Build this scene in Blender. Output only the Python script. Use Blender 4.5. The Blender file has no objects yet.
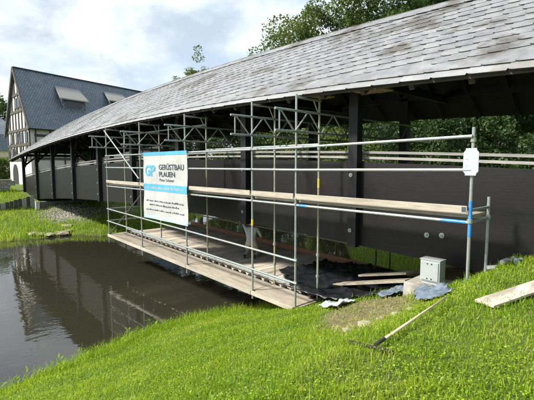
import bpy, bmesh, math, random
import numpy as np
from mathutils import Vector, Matrix, noise

random.seed(7); rng = np.random.default_rng(7)
S = bpy.context.scene
COL = S.collection
rad = math.radians

# ------------------------------------------------------------------ camera
FPX, CX, CY, W0, H0 = 400.0, 267.0, 200.0, 534.0, 400.0
YAW, PITCH = rad(42.5), math.atan(35.0 / 400.0)
FH = Vector((-math.cos(YAW), math.sin(YAW), 0)); RT = Vector((math.sin(YAW), math.cos(YAW), 0))
FW = FH * math.cos(PITCH) + Vector((0, 0, -math.sin(PITCH)))
UPV = RT.cross(FW)
cam = bpy.data.cameras.new('camera'); co = bpy.data.objects.new('camera', cam); COL.objects.link(co)
cam.sensor_width = 36; cam.lens = FPX / W0 * 36; cam.clip_end = 3000; cam.clip_start = 0.05
co.matrix_world = Matrix(((RT.x, UPV.x, -FW.x, 0), (RT.y, UPV.y, -FW.y, 0), (RT.z, UPV.z, -FW.z, 0), (0, 0, 0, 1)))
S.camera = co

# ------------------------------------------------------------------ sun, sky, exposure
SUN_EL, SUN_AZ = rad(41), math.atan2(-0.86, -0.51)          # azimuth of the sun as an angle in the XY plane
sund = Vector((math.cos(SUN_AZ) * math.cos(SUN_EL), math.sin(SUN_AZ) * math.cos(SUN_EL), math.sin(SUN_EL)))
sl = bpy.data.lights.new('sun', 'SUN'); sl.energy = 4.0; sl.angle = rad(7); sl.color = (1, 0.95, 0.86)
so = bpy.data.objects.new('sun', sl); COL.objects.link(so); so.location = sund * 60
so.rotation_euler = (-sund).to_track_quat('-Z', 'Y').to_euler()

world = bpy.data.worlds.new('World'); S.world = world; world.use_nodes = True
nt = world.node_tree; nt.nodes.clear()
def N(t, typ, **kw):
    n = t.nodes.new(typ)
    for k, v in kw.items():
        if k.startswith('i_'):
            n.inputs[k[2:].replace('_', ' ')].default_value = v
        else: setattr(n, k, v)
    return n
sky = N(nt, 'ShaderNodeTexSky', sky_type='NISHITA', sun_disc=False)
sky.sun_elevation = SUN_EL; sky.sun_rotation = math.atan2(sund.x, sund.y)
sky.air_density = 1.0; sky.dust_density = 2.0
tc = N(nt, 'ShaderNodeTexCoord'); sep = N(nt, 'ShaderNodeSeparateXYZ')
nt.links.new(tc.outputs['Generated'], sep.inputs[0])
zz = N(nt, 'ShaderNodeMath', operation='MAXIMUM'); zz.inputs[1].default_value = 0.0
nt.links.new(sep.outputs['Z'], zz.inputs[0])
za = N(nt, 'ShaderNodeMath', operation='ADD'); za.inputs[1].default_value = 0.32
nt.links.new(zz.outputs[0], za.inputs[0])
comb = N(nt, 'ShaderNodeCombineXYZ')
for i, ax in enumerate('XY'):
    d = N(nt, 'ShaderNodeMath', operation='DIVIDE')
    nt.links.new(sep.outputs[ax], d.inputs[0]); nt.links.new(za.outputs[0], d.inputs[1])
    nt.links.new(d.outputs[0], comb.inputs[i])
mp = N(nt, 'ShaderNodeMapping'); mp.inputs['Location'].default_value = (3.1, 1.7, 0.4); nt.links.new(comb.outputs[0], mp.inputs[0])
n1 = N(nt, 'ShaderNodeTexNoise', i_Scale=1.5, i_Detail=9.0, i_Roughness=0.56, i_Distortion=0.35); nt.links.new(mp.outputs[0], n1.inputs['Vector'])
n2 = N(nt, 'ShaderNodeTexNoise', i_Scale=2.6, i_Detail=8.0, i_Roughness=0.55, i_Distortion=0.2); nt.links.new(mp.outputs[0], n2.inputs['Vector'])
r1 = N(nt, 'ShaderNodeValToRGB'); r1.color_ramp.elements[0].position = 0.36; r1.color_ramp.elements[1].position = 0.60
nt.links.new(n1.outputs['Fac'], r1.inputs[0])
r2 = N(nt, 'ShaderNodeValToRGB')
r2.color_ramp.elements[0].position = 0.34; r2.color_ramp.elements[0].color = (3.3, 3.9, 4.5, 1)
r2.color_ramp.elements[1].position = 0.58; r2.color_ramp.elements[1].color = (6.9, 7.2, 7.5, 1)
nt.links.new(n2.outputs['Fac'], r2.inputs[0])
# thin high haze softens the blue between the clouds
hz = N(nt, 'ShaderNodeMix', data_type='RGBA'); hz.inputs['Factor'].default_value = 0.72; hz.inputs['B'].default_value = (3.8, 4.6, 5.5, 1)
nt.links.new(sky.outputs[0], hz.inputs['A'])
mx = N(nt, 'ShaderNodeMix', data_type='RGBA')
nt.links.new(r1.outputs[0], mx.inputs['Factor']); nt.links.new(hz.outputs['Result'], mx.inputs['A']); nt.links.new(r2.outputs[0], mx.inputs['B'])
bg = N(nt, 'ShaderNodeBackground'); bg.inputs['Strength'].default_value = 0.09
nt.links.new(mx.outputs['Result'], bg.inputs['Color'])
wo = N(nt, 'ShaderNodeOutputWorld'); nt.links.new(bg.outputs[0], wo.inputs[0])

S.view_settings.view_transform = 'Standard'; S.view_settings.look = 'None'
S.view_settings.exposure = 1.08; S.view_settings.gamma = 1.0; S.view_settings.use_curve_mapping = False
S.render.resolution_x = 1024; S.render.resolution_y = 767
S.render.engine = 'CYCLES'

# ------------------------------------------------------------------ pixel helpers (direction only; depth from planes)
def ray(px, py):
    return (FW + RT * ((px - CX) / FPX) + UPV * ((CY - py) / FPX))
def on_y(px, py, Y):
    d = ray(px, py); return d * (Y / d.y)
def on_z(px, py, Z):
    d = ray(px, py); return d * (Z / d.z)

# ------------------------------------------------------------------ materials
def material(name, c1, c2=None, scale=8.0, rough=0.7, bump=0.0, bscale=None, c3=None, metallic=0.0, spec=0.5, stretch=(1, 1, 1), detail=6.0, coords='Position', isl=0.0, bdist=0.01):
    m = bpy.data.materials.new(name); m.use_nodes = True
    t = m.node_tree; b = t.nodes['Principled BSDF']
    b.inputs['Roughness'].default_value = rough; b.inputs['Metallic'].default_value = metallic
    b.inputs['Specular IOR Level'].default_value = spec
    if coords == 'Position': vec = N(t, 'ShaderNodeNewGeometry').outputs['Position']
    else: vec = N(t, 'ShaderNodeTexCoord').outputs[coords]
    mp_ = N(t, 'ShaderNodeMapping'); mp_.inputs['Scale'].default_value = stretch; t.links.new(vec, mp_.inputs[0])
    no = N(t, 'ShaderNodeTexNoise', i_Scale=scale, i_Detail=detail, i_Roughness=0.6); t.links.new(mp_.outputs[0], no.inputs['Vector'])
    rp = N(t, 'ShaderNodeValToRGB'); c2 = c2 or c1
    rp.color_ramp.elements[0].position = 0.33; rp.color_ramp.elements[0].color = (*c1, 1)
    rp.color_ramp.elements[1].position = 0.67; rp.color_ramp.elements[1].color = (*c2, 1)
    t.links.new(no.outputs['Fac'], rp.inputs[0]); out = rp.outputs[0]
    if c3:
        n3 = N(t, 'ShaderNodeTexNoise', i_Scale=scale * 0.23, i_Detail=5.0, i_Roughness=0.62); t.links.new(mp_.outputs[0], n3.inputs['Vector'])
        r3 = N(t, 'ShaderNodeValToRGB'); r3.color_ramp.elements[0].position = 0.52; r3.color_ramp.elements[1].position = 0.62
        t.links.new(n3.outputs['Fac'], r3.inputs[0])
        mm = N(t, 'ShaderNodeMix', data_type='RGBA'); mm.inputs['B'].default_value = (*c3, 1)
        t.links.new(r3.outputs[0], mm.inputs['Factor']); t.links.new(out, mm.inputs['A']); out = mm.outputs['Result']
    if isl > 0:
        gi = N(t, 'ShaderNodeNewGeometry'); oi = N(t, 'ShaderNodeObjectInfo')
        ad = N(t, 'ShaderNodeMath', operation='ADD'); t.links.new(gi.outputs['Random Per Island'], ad.inputs[0]); t.links.new(oi.outputs['Random'], ad.inputs[1])
        fr = N(t, 'ShaderNodeMath', operation='FRACT'); t.links.new(ad.outputs[0], fr.inputs[0])
        mr = N(t, 'ShaderNodeMapRange'); mr.inputs['To Min'].default_value = 1 - isl; mr.inputs['To Max'].default_value = 1 + isl
        t.links.new(fr.outputs[0], mr.inputs['Value'])
        hs = N(t, 'ShaderNodeHueSaturation'); t.links.new(mr.outputs[0], hs.inputs['Value']); t.links.new(out, hs.inputs['Color']); out = hs.outputs[0]
    t.links.new(out, b.inputs['Base Color'])
    if bump:
        nb = N(t, 'ShaderNodeTexNoise', i_Scale=bscale or scale * 3, i_Detail=6.0, i_Roughness=0.65); t.links.new(mp_.outputs[0], nb.inputs['Vector'])
        bu = N(t, 'ShaderNodeBump'); bu.inputs['Strength'].default_value = bump; bu.inputs['Distance'].default_value = bdist
        t.links.new(nb.outputs['Fac'], bu.inputs['Height']); t.links.new(bu.outputs[0], b.inputs['Normal'])
    return m

M = {}
M['slate'] = material('slate', (0.145, 0.15, 0.157), (0.24, 0.24, 0.243), 3.4, 0.45, 0.18, 40, (0.088, 0.080, 0.066), isl=0.10, spec=0.55)
M['slate_rim_shade'] = material('slate_rim_shade', (0.014, 0.014, 0.014), (0.026, 0.025, 0.024), 9, 0.9)  # broken slate edges, colour darkened to stand in for shadow gaps between courses
M['slate_edge'] = material('slate_edge', (0.21, 0.215, 0.22), (0.28, 0.28, 0.28), 4, 0.5, 0.2, 30, (0.19, 0.18, 0.165), isl=0.08)
M['black_wood'] = material('black_wood', (0.005, 0.0048, 0.005), (0.010, 0.0092, 0.0092), 9, 0.5, 0.4, 16, spec=0.28, stretch=(0.25, 1, 9), bdist=0.004)
M['black_post'] = material('black_post', (0.006, 0.006, 0.009), (0.011, 0.011, 0.014), 9, 0.5, 0.4, 16, spec=0.3, stretch=(6, 6, 0.4), bdist=0.004)
M['roof_board'] = material('roof_board', (0.03, 0.026, 0.024), (0.06, 0.05, 0.042), 6, 0.8, 0.3, 20, stretch=(0.5, 6, 6))
M['new_board'] = material('new_board', (0.24, 0.15, 0.08), (0.34, 0.23, 0.13), 6, 0.75, 0.3, 20, stretch=(5, 0.5, 5))
M['rail_wood'] = material('rail_wood', (0.20, 0.195, 0.185), (0.32, 0.31, 0.29), 8, 0.7, 0.3, 30, stretch=(0.3, 5, 5))
M['steel'] = material('galvanised_steel', (0.23, 0.275, 0.275), (0.34, 0.385, 0.38), 14, 0.42, 0.1, 60, metallic=0.45, c3=(0.33, 0.33, 0.29))
M['steel_old'] = material('weathered_steel', (0.25, 0.27, 0.20), (0.36, 0.365, 0.27), 10, 0.5, 0.1, 60, metallic=0.35, c3=(0.36, 0.31, 0.17))
M['dark_tube'] = material('dark_tube', (0.05, 0.052, 0.05), (0.09, 0.09, 0.085), 10, 0.5, metallic=0.4)
M['blue_paint'] = material('blue_paint', (0.02, 0.16, 0.46), (0.05, 0.25, 0.56), 18, 0.5)
M['yellow_tape'] = material('yellow_tape', (0.75, 0.55, 0.03), (0.8, 0.62, 0.06), 18, 0.5)
M['plank'] = material('plank_wood', (0.25, 0.215, 0.165), (0.38, 0.34, 0.27), 7, 0.75, 0.3, 30, (0.23, 0.195, 0.15), stretch=(0.6, 5, 5), isl=0.16)
M['plank_y'] = material('plywood_deck', (0.40, 0.35, 0.28), (0.56, 0.51, 0.43), 4, 0.72, 0.25, 30, (0.31, 0.28, 0.23), stretch=(4, 0.7, 3), isl=0.24)
M['toe'] = material('toe_board_wood', (0.29, 0.26, 0.21), (0.42, 0.38, 0.315), 8, 0.75, 0.3, 30, (0.27, 0.24, 0.19), stretch=(0.4, 5, 5), isl=0.1)
M['red_toe'] = material('red_brown_board', (0.20, 0.095, 0.05), (0.31, 0.17, 0.10), 8, 0.75, 0.3, 30, stretch=(0.4, 5, 5))
M['hook'] = material('dark_hook', (0.02, 0.02, 0.02), (0.04, 0.04, 0.04), 20, 0.5, metallic=0.3)
M['concrete'] = material('concrete', (0.26, 0.25, 0.22), (0.40, 0.38, 0.33), 6, 0.85, 0.4, 30, (0.19, 0.17, 0.14))
M['pier'] = material('dark_concrete', (0.07, 0.07, 0.065), (0.12, 0.115, 0.10), 3, 0.85, 0.4, 20)
M['gravel'] = material('stone', (0.25, 0.235, 0.20), (0.42, 0.40, 0.35), 9, 0.9, 0.5, 40, isl=0.2)
M['tan_stone'] = material('tan_stone', (0.22, 0.19, 0.125), (0.34, 0.30, 0.21), 9, 0.9, 0.5, 40)
M['earth'] = material('earth', (0.11, 0.095, 0.05), (0.20, 0.17, 0.10), 9, 0.95)
M['box'] = material('grey_cabinet', (0.27, 0.30, 0.30), (0.33, 0.36, 0.36), 3, 0.4, 0.02, 60)
M['black'] = material('black_plastic', (0.012, 0.012, 0.012), (0.02, 0.02, 0.02), 8, 0.45)
M['tarp'] = material('black_tarp', (0.010, 0.011, 0.013), (0.022, 0.023, 0.027), 4, 0.27, 0.7, 7, bdist=0.03)
M['tarp_blue'] = material('blue_grey_sheet', (0.09, 0.12, 0.16), (0.20, 0.245, 0.29), 6, 0.35, 0.5, 12, bdist=0.03)
M['tarp_white'] = material('white_sheet', (0.40, 0.42, 0.46), (0.52, 0.54, 0.57), 6, 0.4, 0.4, 12, bdist=0.02)
M['white_board'] = material('bleached_board', (0.40, 0.355, 0.29), (0.53, 0.48, 0.41), 6, 0.75, 0.3, 30, (0.31, 0.27, 0.21), stretch=(4, 0.6, 4))
M['handle'] = material('handle_wood', (0.52, 0.41, 0.26), (0.66, 0.55, 0.38), 6, 0.65, 0.2, 30, stretch=(3, 3, 3))
M['white'] = material('white_panel', (0.34, 0.37, 0.41), (0.40, 0.43, 0.46), 4, 0.5)
M['banner'] = material('banner_cloth', (0.33, 0.34, 0.33), (0.40, 0.405, 0.39), 5, 0.65, 0.25, 7, bdist=0.02)
M['banner_blue'] = material('banner_blue', (0.05, 0.27, 0.50), (0.07, 0.31, 0.55), 5, 0.6)
M['banner_pale'] = material('banner_pale', (0.32, 0.55, 0.72), (0.36, 0.60, 0.76), 5, 0.6)
M['ink'] = material('banner_ink', (0.035, 0.05, 0.07), (0.05, 0.065, 0.085), 5, 0.6)
M['ink_grey'] = material('banner_grey_ink', (0.22, 0.24, 0.26), (0.30, 0.32, 0.34), 5, 0.6)
M['plaster'] = material('plaster', (0.56, 0.54, 0.49), (0.66, 0.64, 0.59), 3, 0.9, 0.2, 20)
M['timber'] = material('old_timber', (0.045, 0.04, 0.036), (0.08, 0.07, 0.06), 5, 0.85, 0.2, 20)
M['glass'] = material('dark_glass', (0.02, 0.025, 0.03), (0.03, 0.035, 0.04), 3, 0.08)
M['cream'] = material('cream_wall', (0.55, 0.48, 0.34), (0.62, 0.55, 0.40), 3, 0.9)
M['bark'] = material('bark', (0.06, 0.05, 0.04), (0.12, 0.10, 0.08), 6, 0.9, 0.5, 20, stretch=(4, 4, 0.6))
M['shirt'] = material('grey_shirt', (0.36, 0.39, 0.41), (0.45, 0.48, 0.50), 12, 0.85, 0.3, 30)
M['trousers'] = material('beige_trousers', (0.38, 0.34, 0.27), (0.50, 0.45, 0.36), 12, 0.85, 0.3, 30)
M['skin'] = material('skin', (0.36, 0.20, 0.14), (0.42, 0.24, 0.17), 12, 0.55)
M['hair'] = material('brown_hair', (0.05, 0.03, 0.02), (0.09, 0.05, 0.035), 30, 0.6, 0.5, 80)
M['boot'] = material('black_boot', (0.015, 0.014, 0.014), (0.03, 0.028, 0.026), 12, 0.6)
M['rust'] = material('dark_iron', (0.02, 0.018, 0.016), (0.045, 0.035, 0.028), 20, 0.7, metallic=0.2)

def leaf_material(name, cols, rough=0.55, trans=0.35):
    m = bpy.data.materials.new(name); m.use_nodes = True; t = m.node_tree
    b = t.nodes['Principled BSDF']; o = t.nodes['Material Output']
    g = N(t, 'ShaderNodeNewGeometry'); rp = N(t, 'ShaderNodeValToRGB')
    el = rp.color_ramp.elements
    while len(el) < len(cols): el.new(0.5)
    for i, c in enumerate(cols): el[i].position = i / (len(cols) - 1); el[i].color = (*c, 1)
    no = N(t, 'ShaderNodeTexNoise', i_Scale=0.9, i_Detail=4.0); t.links.new(g.outputs['Position'], no.inputs['Vector'])
    ad = N(t, 'ShaderNodeMath', operation='MULTIPLY_ADD'); ad.inputs[1].default_value = 0.55
    t.links.new(g.outputs['Random Per Island'], ad.inputs[0])
    mr = N(t, 'ShaderNodeMapRange'); mr.inputs['From Min'].default_value = 0.3; mr.inputs['From Max'].default_value = 0.7
    mr.inputs['To Max'].default_value = 0.5
    t.links.new(no.outputs['Fac'], mr.inputs['Value']); t.links.new(mr.outputs[0], ad.inputs[2])
    t.links.new(ad.outputs[0], rp.inputs[0]); t.links.new(rp.outputs[0], b.inputs['Base Color'])
    b.inputs['Roughness'].default_value = rough; b.inputs['Specular IOR Level'].default_value = 0.35
    tr = N(t, 'ShaderNodeBsdfTranslucent'); ms = N(t, 'ShaderNodeMixShader'); ms.inputs[0].default_value = trans
    hs = N(t, 'ShaderNodeHueSaturation'); hs.inputs['Value'].default_value = 1.5; hs.inputs['Hue'].default_value = 0.485
    t.links.new(rp.outputs[0], hs.inputs['Color']); t.links.new(hs.outputs[0], tr.inputs['Color'])
    t.links.new(b.outputs[0], ms.inputs[1]); t.links.new(tr.outputs[0], ms.inputs[2]); t.links.new(ms.outputs[0], o.inputs['Surface'])
    return m
M['grass'] = leaf_material('grass_blades', [(0.07, 0.15, 0.007), (0.16, 0.285, 0.011), (0.24, 0.36, 0.016), (0.38, 0.42, 0.055)], 0.5, 0.42)
M['straw'] = leaf_material('dry_grass_blades', [(0.22, 0.19, 0.07), (0.34, 0.29, 0.12), (0.46, 0.40, 0.20)], 0.6, 0.2)
M['leaf_a'] = leaf_material('leaves_mid', [(0.028, 0.062, 0.016), (0.05, 0.10, 0.022), (0.085, 0.14, 0.03)], 0.5, 0.3)
M['leaf_b'] = leaf_material('leaves_dark', [(0.02, 0.045, 0.014), (0.035, 0.072, 0.018), (0.06, 0.11, 0.026)], 0.5, 0.25)
M['leaf_c'] = leaf_material('leaves_light', [(0.05, 0.085, 0.02), (0.09, 0.14, 0.03), (0.13, 0.18, 0.045)], 0.5, 0.35)

# ground: grass soil, bare earth and gravel by vertex masks
def ground_material():
    m = bpy.data.materials.new('ground_soil'); m.use_nodes = True; t = m.node_tree; b = t.nodes['Principled BSDF']
    b.inputs['Roughness'].default_value = 0.95; b.inputs['Specular IOR Level'].default_value = 0.2
    g = N(t, 'ShaderNodeNewGeometry')
    def ramp(scale, ca, cb, p0=0.35, p1=0.65):
        no = N(t, 'ShaderNodeTexNoise', i_Scale=scale, i_Detail=8.0, i_Roughness=0.65); t.links.new(g.outputs['Position'], no.inputs['Vector'])
        r = N(t, 'ShaderNodeValToRGB'); r.color_ramp.elements[0].position = p0; r.color_ramp.elements[0].color = (*ca, 1)
        r.color_ramp.elements[1].position = p1; r.color_ramp.elements[1].color = (*cb, 1); t.links.new(no.outputs['Fac'], r.inputs[0]); return r.outputs[0]
    gr = ramp(3.0, (0.06, 0.105, 0.018), (0.13, 0.175, 0.035))
    di = ramp(7.0, (0.12, 0.11, 0.05), (0.24, 0.20, 0.105))
    gv = ramp(16.0, (0.13, 0.12, 0.10), (0.36, 0.34, 0.29))
    bd = ramp(4.0, (0.055, 0.045, 0.024), (0.16, 0.13, 0.075))
    out = gr
    for nm, cc in (('dirt', di), ('gravel', gv), ('bed', bd)):
        a = N(t, 'ShaderNodeAttribute', attribute_name=nm); mm = N(t, 'ShaderNodeMix', data_type='RGBA')
        t.links.new(a.outputs['Fac'], mm.inputs['Factor']); t.links.new(out, mm.inputs['A']); t.links.new(cc, mm.inputs['B']); out = mm.outputs['Result']
    t.links.new(out, b.inputs['Base Color'])
    nb = N(t, 'ShaderNodeTexNoise', i_Scale=18.0, i_Detail=7.0, i_Roughness=0.7); t.links.new(g.outputs['Position'], nb.inputs['Vector'])
    bu = N(t, 'ShaderNodeBump'); bu.inputs['Strength'].default_value = 0.8; bu.inputs['Distance'].default_value = 0.05
    t.links.new(nb.outputs['Fac'], bu.inputs['Height']); t.links.new(bu.outputs[0], b.inputs['Normal'])
    return m
M['ground'] = ground_material()

def water_material():
    m = bpy.data.materials.new('river_water'); m.use_nodes = True; t = m.node_tree
    t.nodes.remove(t.nodes['Principled BSDF']); o = t.nodes['Material Output']
    g = N(t, 'ShaderNodeNewGeometry')
    mp_ = N(t, 'ShaderNodeMapping'); mp_.inputs['Scale'].default_value = (1.0, 0.55, 1.0); t.links.new(g.outputs['Position'], mp_.inputs[0])
    na = N(t, 'ShaderNodeTexNoise', i_Scale=2.2, i_Detail=3.0, i_Roughness=0.5, i_Distortion=0.6); t.links.new(mp_.outputs[0], na.inputs['Vector'])
    nb = N(t, 'ShaderNodeTexNoise', i_Scale=9.0, i_Detail=2.0, i_Roughness=0.5); t.links.new(mp_.outputs[0], nb.inputs['Vector'])
    nc = N(t, 'ShaderNodeTexNoise', i_Scale=0.35, i_Detail=2.0); t.links.new(g.outputs['Position'], nc.inputs['Vector'])
    mr = N(t, 'ShaderNodeMapRange'); mr.inputs['From Min'].default_value = 0.4; mr.inputs['From Max'].default_value = 0.62; mr.inputs['To Min'].default_value = 0.12
    t.links.new(nc.outputs['Fac'], mr.inputs['Value'])
    s = N(t, 'ShaderNodeMath', operation='MULTIPLY_ADD'); s.inputs[1].default_value = 0.22
    t.links.new(nb.outputs['Fac'], s.inputs[0]); t.links.new(na.outputs['Fac'], s.inputs[2])
    bu = N(t, 'ShaderNodeBump'); bu.inputs['Distance'].default_value = 0.035
    st = N(t, 'ShaderNodeMath', operation='MULTIPLY'); st.inputs[1].default_value = 0.30; t.links.new(mr.outputs[0], st.inputs[0])
    t.links.new(st.outputs[0], bu.inputs['Strength']); t.links.new(s.outputs[0], bu.inputs['Height'])
    gl = N(t, 'ShaderNodeBsdfGlossy'); gl.inputs['Roughness'].default_value = 0.02; gl.inputs['Color'].default_value = (1, 1, 1, 1)
    tr = N(t, 'ShaderNodeBsdfTransparent'); tr.inputs['Color'].default_value = (0.52, 0.45, 0.28, 1)
    di = N(t, 'ShaderNodeBsdfDiffuse'); di.inputs['Color'].default_value = (0.10, 0.095, 0.06, 1)
    m1 = N(t, 'ShaderNodeMixShader'); m1.inputs[0].default_value = 0.25; t.links.new(tr.outputs[0], m1.inputs[1]); t.links.new(di.outputs[0], m1.inputs[2])
    fr = N(t, 'ShaderNodeFresnel'); fr.inputs['IOR'].default_value = 1.58
    m2 = N(t, 'ShaderNodeMixShader'); t.links.new(fr.outputs[0], m2.inputs[0]); t.links.new(m1.outputs[0], m2.inputs[1]); t.links.new(gl.outputs[0], m2.inputs[2])
    for n_ in (gl, fr): t.links.new(bu.outputs[0], n_.inputs['Normal'])
    t.links.new(m2.outputs[0], o.inputs['Surface'])
    return m
M['water'] = water_material()

def house_slate():
    m = bpy.data.materials.new('house_slates'); m.use_nodes = True; t = m.node_tree; b = t.nodes['Principled BSDF']
    b.inputs['Roughness'].default_value = 0.45
    uv = N(t, 'ShaderNodeUVMap', uv_map='UVMap')
    br = N(t, 'ShaderNodeTexBrick', i_Scale=1.0); br.offset = 0.5
    br.inputs['Color1'].default_value = (0.12, 0.16, 0.195, 1); br.inputs['Color2'].default_value = (0.19, 0.235, 0.275, 1); br.inputs['Mortar'].default_value = (0.03, 0.04, 0.05, 1)
    br.inputs['Mortar Size'].default_value = 0.02; br.inputs['Brick Width'].default_value = 0.24; br.inputs['Row Height'].default_value = 0.18
    t.links.new(uv.outputs[0], br.inputs['Vector'])
    no = N(t, 'ShaderNodeTexNoise', i_Scale=0.5, i_Detail=6.0); t.links.new(uv.outputs[0], no.inputs['Vector'])
    r = N(t, 'ShaderNodeValToRGB'); r.color_ramp.elements[0].position = 0.55; r.color_ramp.elements[1].position = 0.75; t.links.new(no.outputs['Fac'], r.inputs[0])
    mm = N(t, 'ShaderNodeMix', data_type='RGBA'); mm.inputs['B'].default_value = (0.22, 0.22, 0.20, 1)
    ml = N(t, 'ShaderNodeMath', operation='MULTIPLY'); ml.inputs[1].default_value = 0.6; t.links.new(r.outputs[0], ml.inputs[0])
    t.links.new(ml.outputs[0], mm.inputs['Factor']); t.links.new(br.outputs['Color'], mm.inputs['A']); t.links.new(mm.outputs['Result'], b.inputs['Base Color'])
    bu = N(t, 'ShaderNodeBump'); bu.invert = True; bu.inputs['Strength'].default_value = 0.9; bu.inputs['Distance'].default_value = 0.02
    t.links.new(br.outputs['Fac'], bu.inputs['Height']); t.links.new(bu.outputs[0], b.inputs['Normal'])
    return m
M['house_slate'] = house_slate()

# ------------------------------------------------------------------ object helpers
def link(name, mesh, parent=None, loc=(0, 0, 0)):
    o = bpy.data.objects.new(name, mesh); COL.objects.link(o); o.location = loc
    if parent: o.parent = parent
    return o
def tag(o, label=None, cat=None, group=None, kind=None):
    if label: o['label'] = label
    if cat: o['category'] = cat
    if group: o['group'] = group
    if kind: o['kind'] = kind
    return o
def thing(name, loc, label, cat, group=None):
    o = bpy.data.objects.new(name, None); COL.objects.link(o); o.location = loc; o.empty_display_size = 0.2
    return tag(o, label, cat, group)

def frame(d):
    d = Vector(d).normalized()
    up = Vector((0, 0, 1)) if abs(d.z) < 0.95 else Vector((1, 0, 0))
    a = d.cross(up).normalized(); return a, a.cross(d).normalized() * 1.0

class MB:
    def __init__(s): s.v = []; s.f = []; s.mi = []; s.cur = 0
    def add(s, vs, fs, rim=False):
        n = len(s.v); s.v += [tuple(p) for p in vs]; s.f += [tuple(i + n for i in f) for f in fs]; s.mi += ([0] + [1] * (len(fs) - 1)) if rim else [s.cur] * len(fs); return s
    def box(s, x0, x1, y0, y1, z0, z1):
        return s.add([(x0, y0, z0), (x1, y0, z0), (x1, y1, z0), (x0, y1, z0), (x0, y0, z1), (x1, y0, z1), (x1, y1, z1), (x0, y1, z1)],
                     [(0, 3, 2, 1), (4, 5, 6, 7), (0, 1, 5, 4), (1, 2, 6, 5), (2, 3, 7, 6), (3, 0, 4, 7)])
    def beam(s, p0, p1, w, h, bev=0.0):
        p0, p1 = Vector(p0), Vector(p1); a, b = frame(p1 - p0)
        vs = []
        for p in (p0, p1):
            for sa, sb in ((-1, -1), (1, -1), (1, 1), (-1, 1)): vs.append(p + a * (sa * w / 2) + b * (sb * h / 2))
        return s.add(vs, [(0, 1, 2, 3), (7, 6, 5, 4), (0, 4, 5, 1), (1, 5, 6, 2), (2, 6, 7, 3), (3, 7, 4, 0)])
    def tube(s, p0, p1, r, n=8, r1=None):
        p0, p1 = Vector(p0), Vector(p1); a, b = frame(p1 - p0); r1 = r if r1 is None else r1
        vs = [p + (a * math.cos(2 * math.pi * k / n) + b * math.sin(2 * math.pi * k / n)) * q for p, q in ((p0, r), (p1, r1)) for k in range(n)]
        fs = [(k, (k + 1) % n, n + (k + 1) % n, n + k) for k in range(n)] + [tuple(range(n))[::-1], tuple(range(n, 2 * n))]
        return s.add(vs, fs)
    def path(s, pts, rs, n=7):
        pts = [Vector(p) for p in pts]; vs = []
        for i, p in enumerate(pts):
            d = pts[min(i + 1, len(pts) - 1)] - pts[max(i - 1, 0)]; a, b = frame(d)
            vs += [p + (a * math.cos(2 * math.pi * k / n) + b * math.sin(2 * math.pi * k / n)) * rs[i] for k in range(n)]
        fs = [(i * n + k, i * n + (k + 1) % n, (i + 1) * n + (k + 1) % n, (i + 1) * n + k) for i in range(len(pts) - 1) for k in range(n)]
        fs += [tuple(range(n))[::-1], tuple(range((len(pts) - 1) * n, len(pts) * n))]
        return s.add(vs, fs)
    def prism(s, poly, off):
        n = len(poly); off = Vector(off); poly = [Vector(p) for p in poly]
        return s.add(poly + [p + off for p in poly], [tuple(range(n)), tuple(range(2 * n - 1, n - 1, -1))] + [(k, k + n, (k + 1) % n + n, (k + 1) % n) for k in range(n)])
    def strip(s, xs, prof):                       # sweep a closed profile (list of (y,z)) along X with the bridge camber
        n = len(prof); vs = [(x, y, z + cam_z(x)) for x in xs for (y, z) in prof]
        fs = [(i * n + k, (i + 1) * n + k, (i + 1) * n + (k + 1) % n, i * n + (k + 1) % n) for i in range(len(xs) - 1) for k in range(n)]
        fs += [tuple(range(n)), tuple(range((len(xs) - 1) * n, len(xs) * n))[::-1]]
        return s.add(vs, fs)
    def mesh(s, name, mats, origin=(0, 0, 0), smooth=False):
        me = bpy.data.meshes.new(name); ox, oy, oz = origin
        me.from_pydata([(x - ox, y - oy, z - oz) for x, y, z in s.v], [], s.f)
        for m in (mats if isinstance(mats, (list, tuple)) else [mats]): me.materials.append(m)
        me.polygons.foreach_set('material_index', s.mi)
        bm = bmesh.new(); bm.from_mesh(me); bmesh.ops.recalc_face_normals(bm, faces=bm.faces); bm.to_mesh(me); bm.free()
        if smooth: me.polygons.foreach_set('use_smooth', [True] * len(me.polygons))
        return me
    def build(s, name, mat, parent=None, smooth=False, bevel=0.0):
        """part of a parent (verts given in world space) or a thing of its own with its origin at its base"""
        if parent:
            root = parent
            while root.parent: root = root.parent
            o = link(name, s.mesh(name, mat, root.location, smooth), parent)
        else:
            a = np.array(s.v); org = (float(a[:, 0].mean()), float(a[:, 1].mean()), float(a[:, 2].min()))
            o = link(name, s.mesh(name, mat, org, smooth), None, org)
        if bevel:
            bv = o.modifiers.new('bevel', 'BEVEL'); bv.width = bevel; bv.segments = 2; bv.limit_method = 'ANGLE'
        return o

def np_mesh(name, v, loops, nper, mat):
    """fast mesh from numpy: v (n,3), loops flat vertex ids, nper verts per face (constant or array)"""
    me = bpy.data.meshes.new(name); nf = len(nper)
    me.vertices.add(len(v)); me.vertices.foreach_set('co', np.asarray(v, np.float32).ravel())
    me.loops.add(len(loops)); me.loops.foreach_set('vertex_index', np.asarray(loops, np.int32))
    st = np.concatenate(([0], np.cumsum(nper)[:-1])).astype(np.int32)
    me.polygons.add(nf); me.polygons.foreach_set('loop_start', st); me.polygons.foreach_set('loop_total', np.asarray(nper, np.int32))
    me.materials.append(mat); me.update(calc_edges=True); return me

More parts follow.
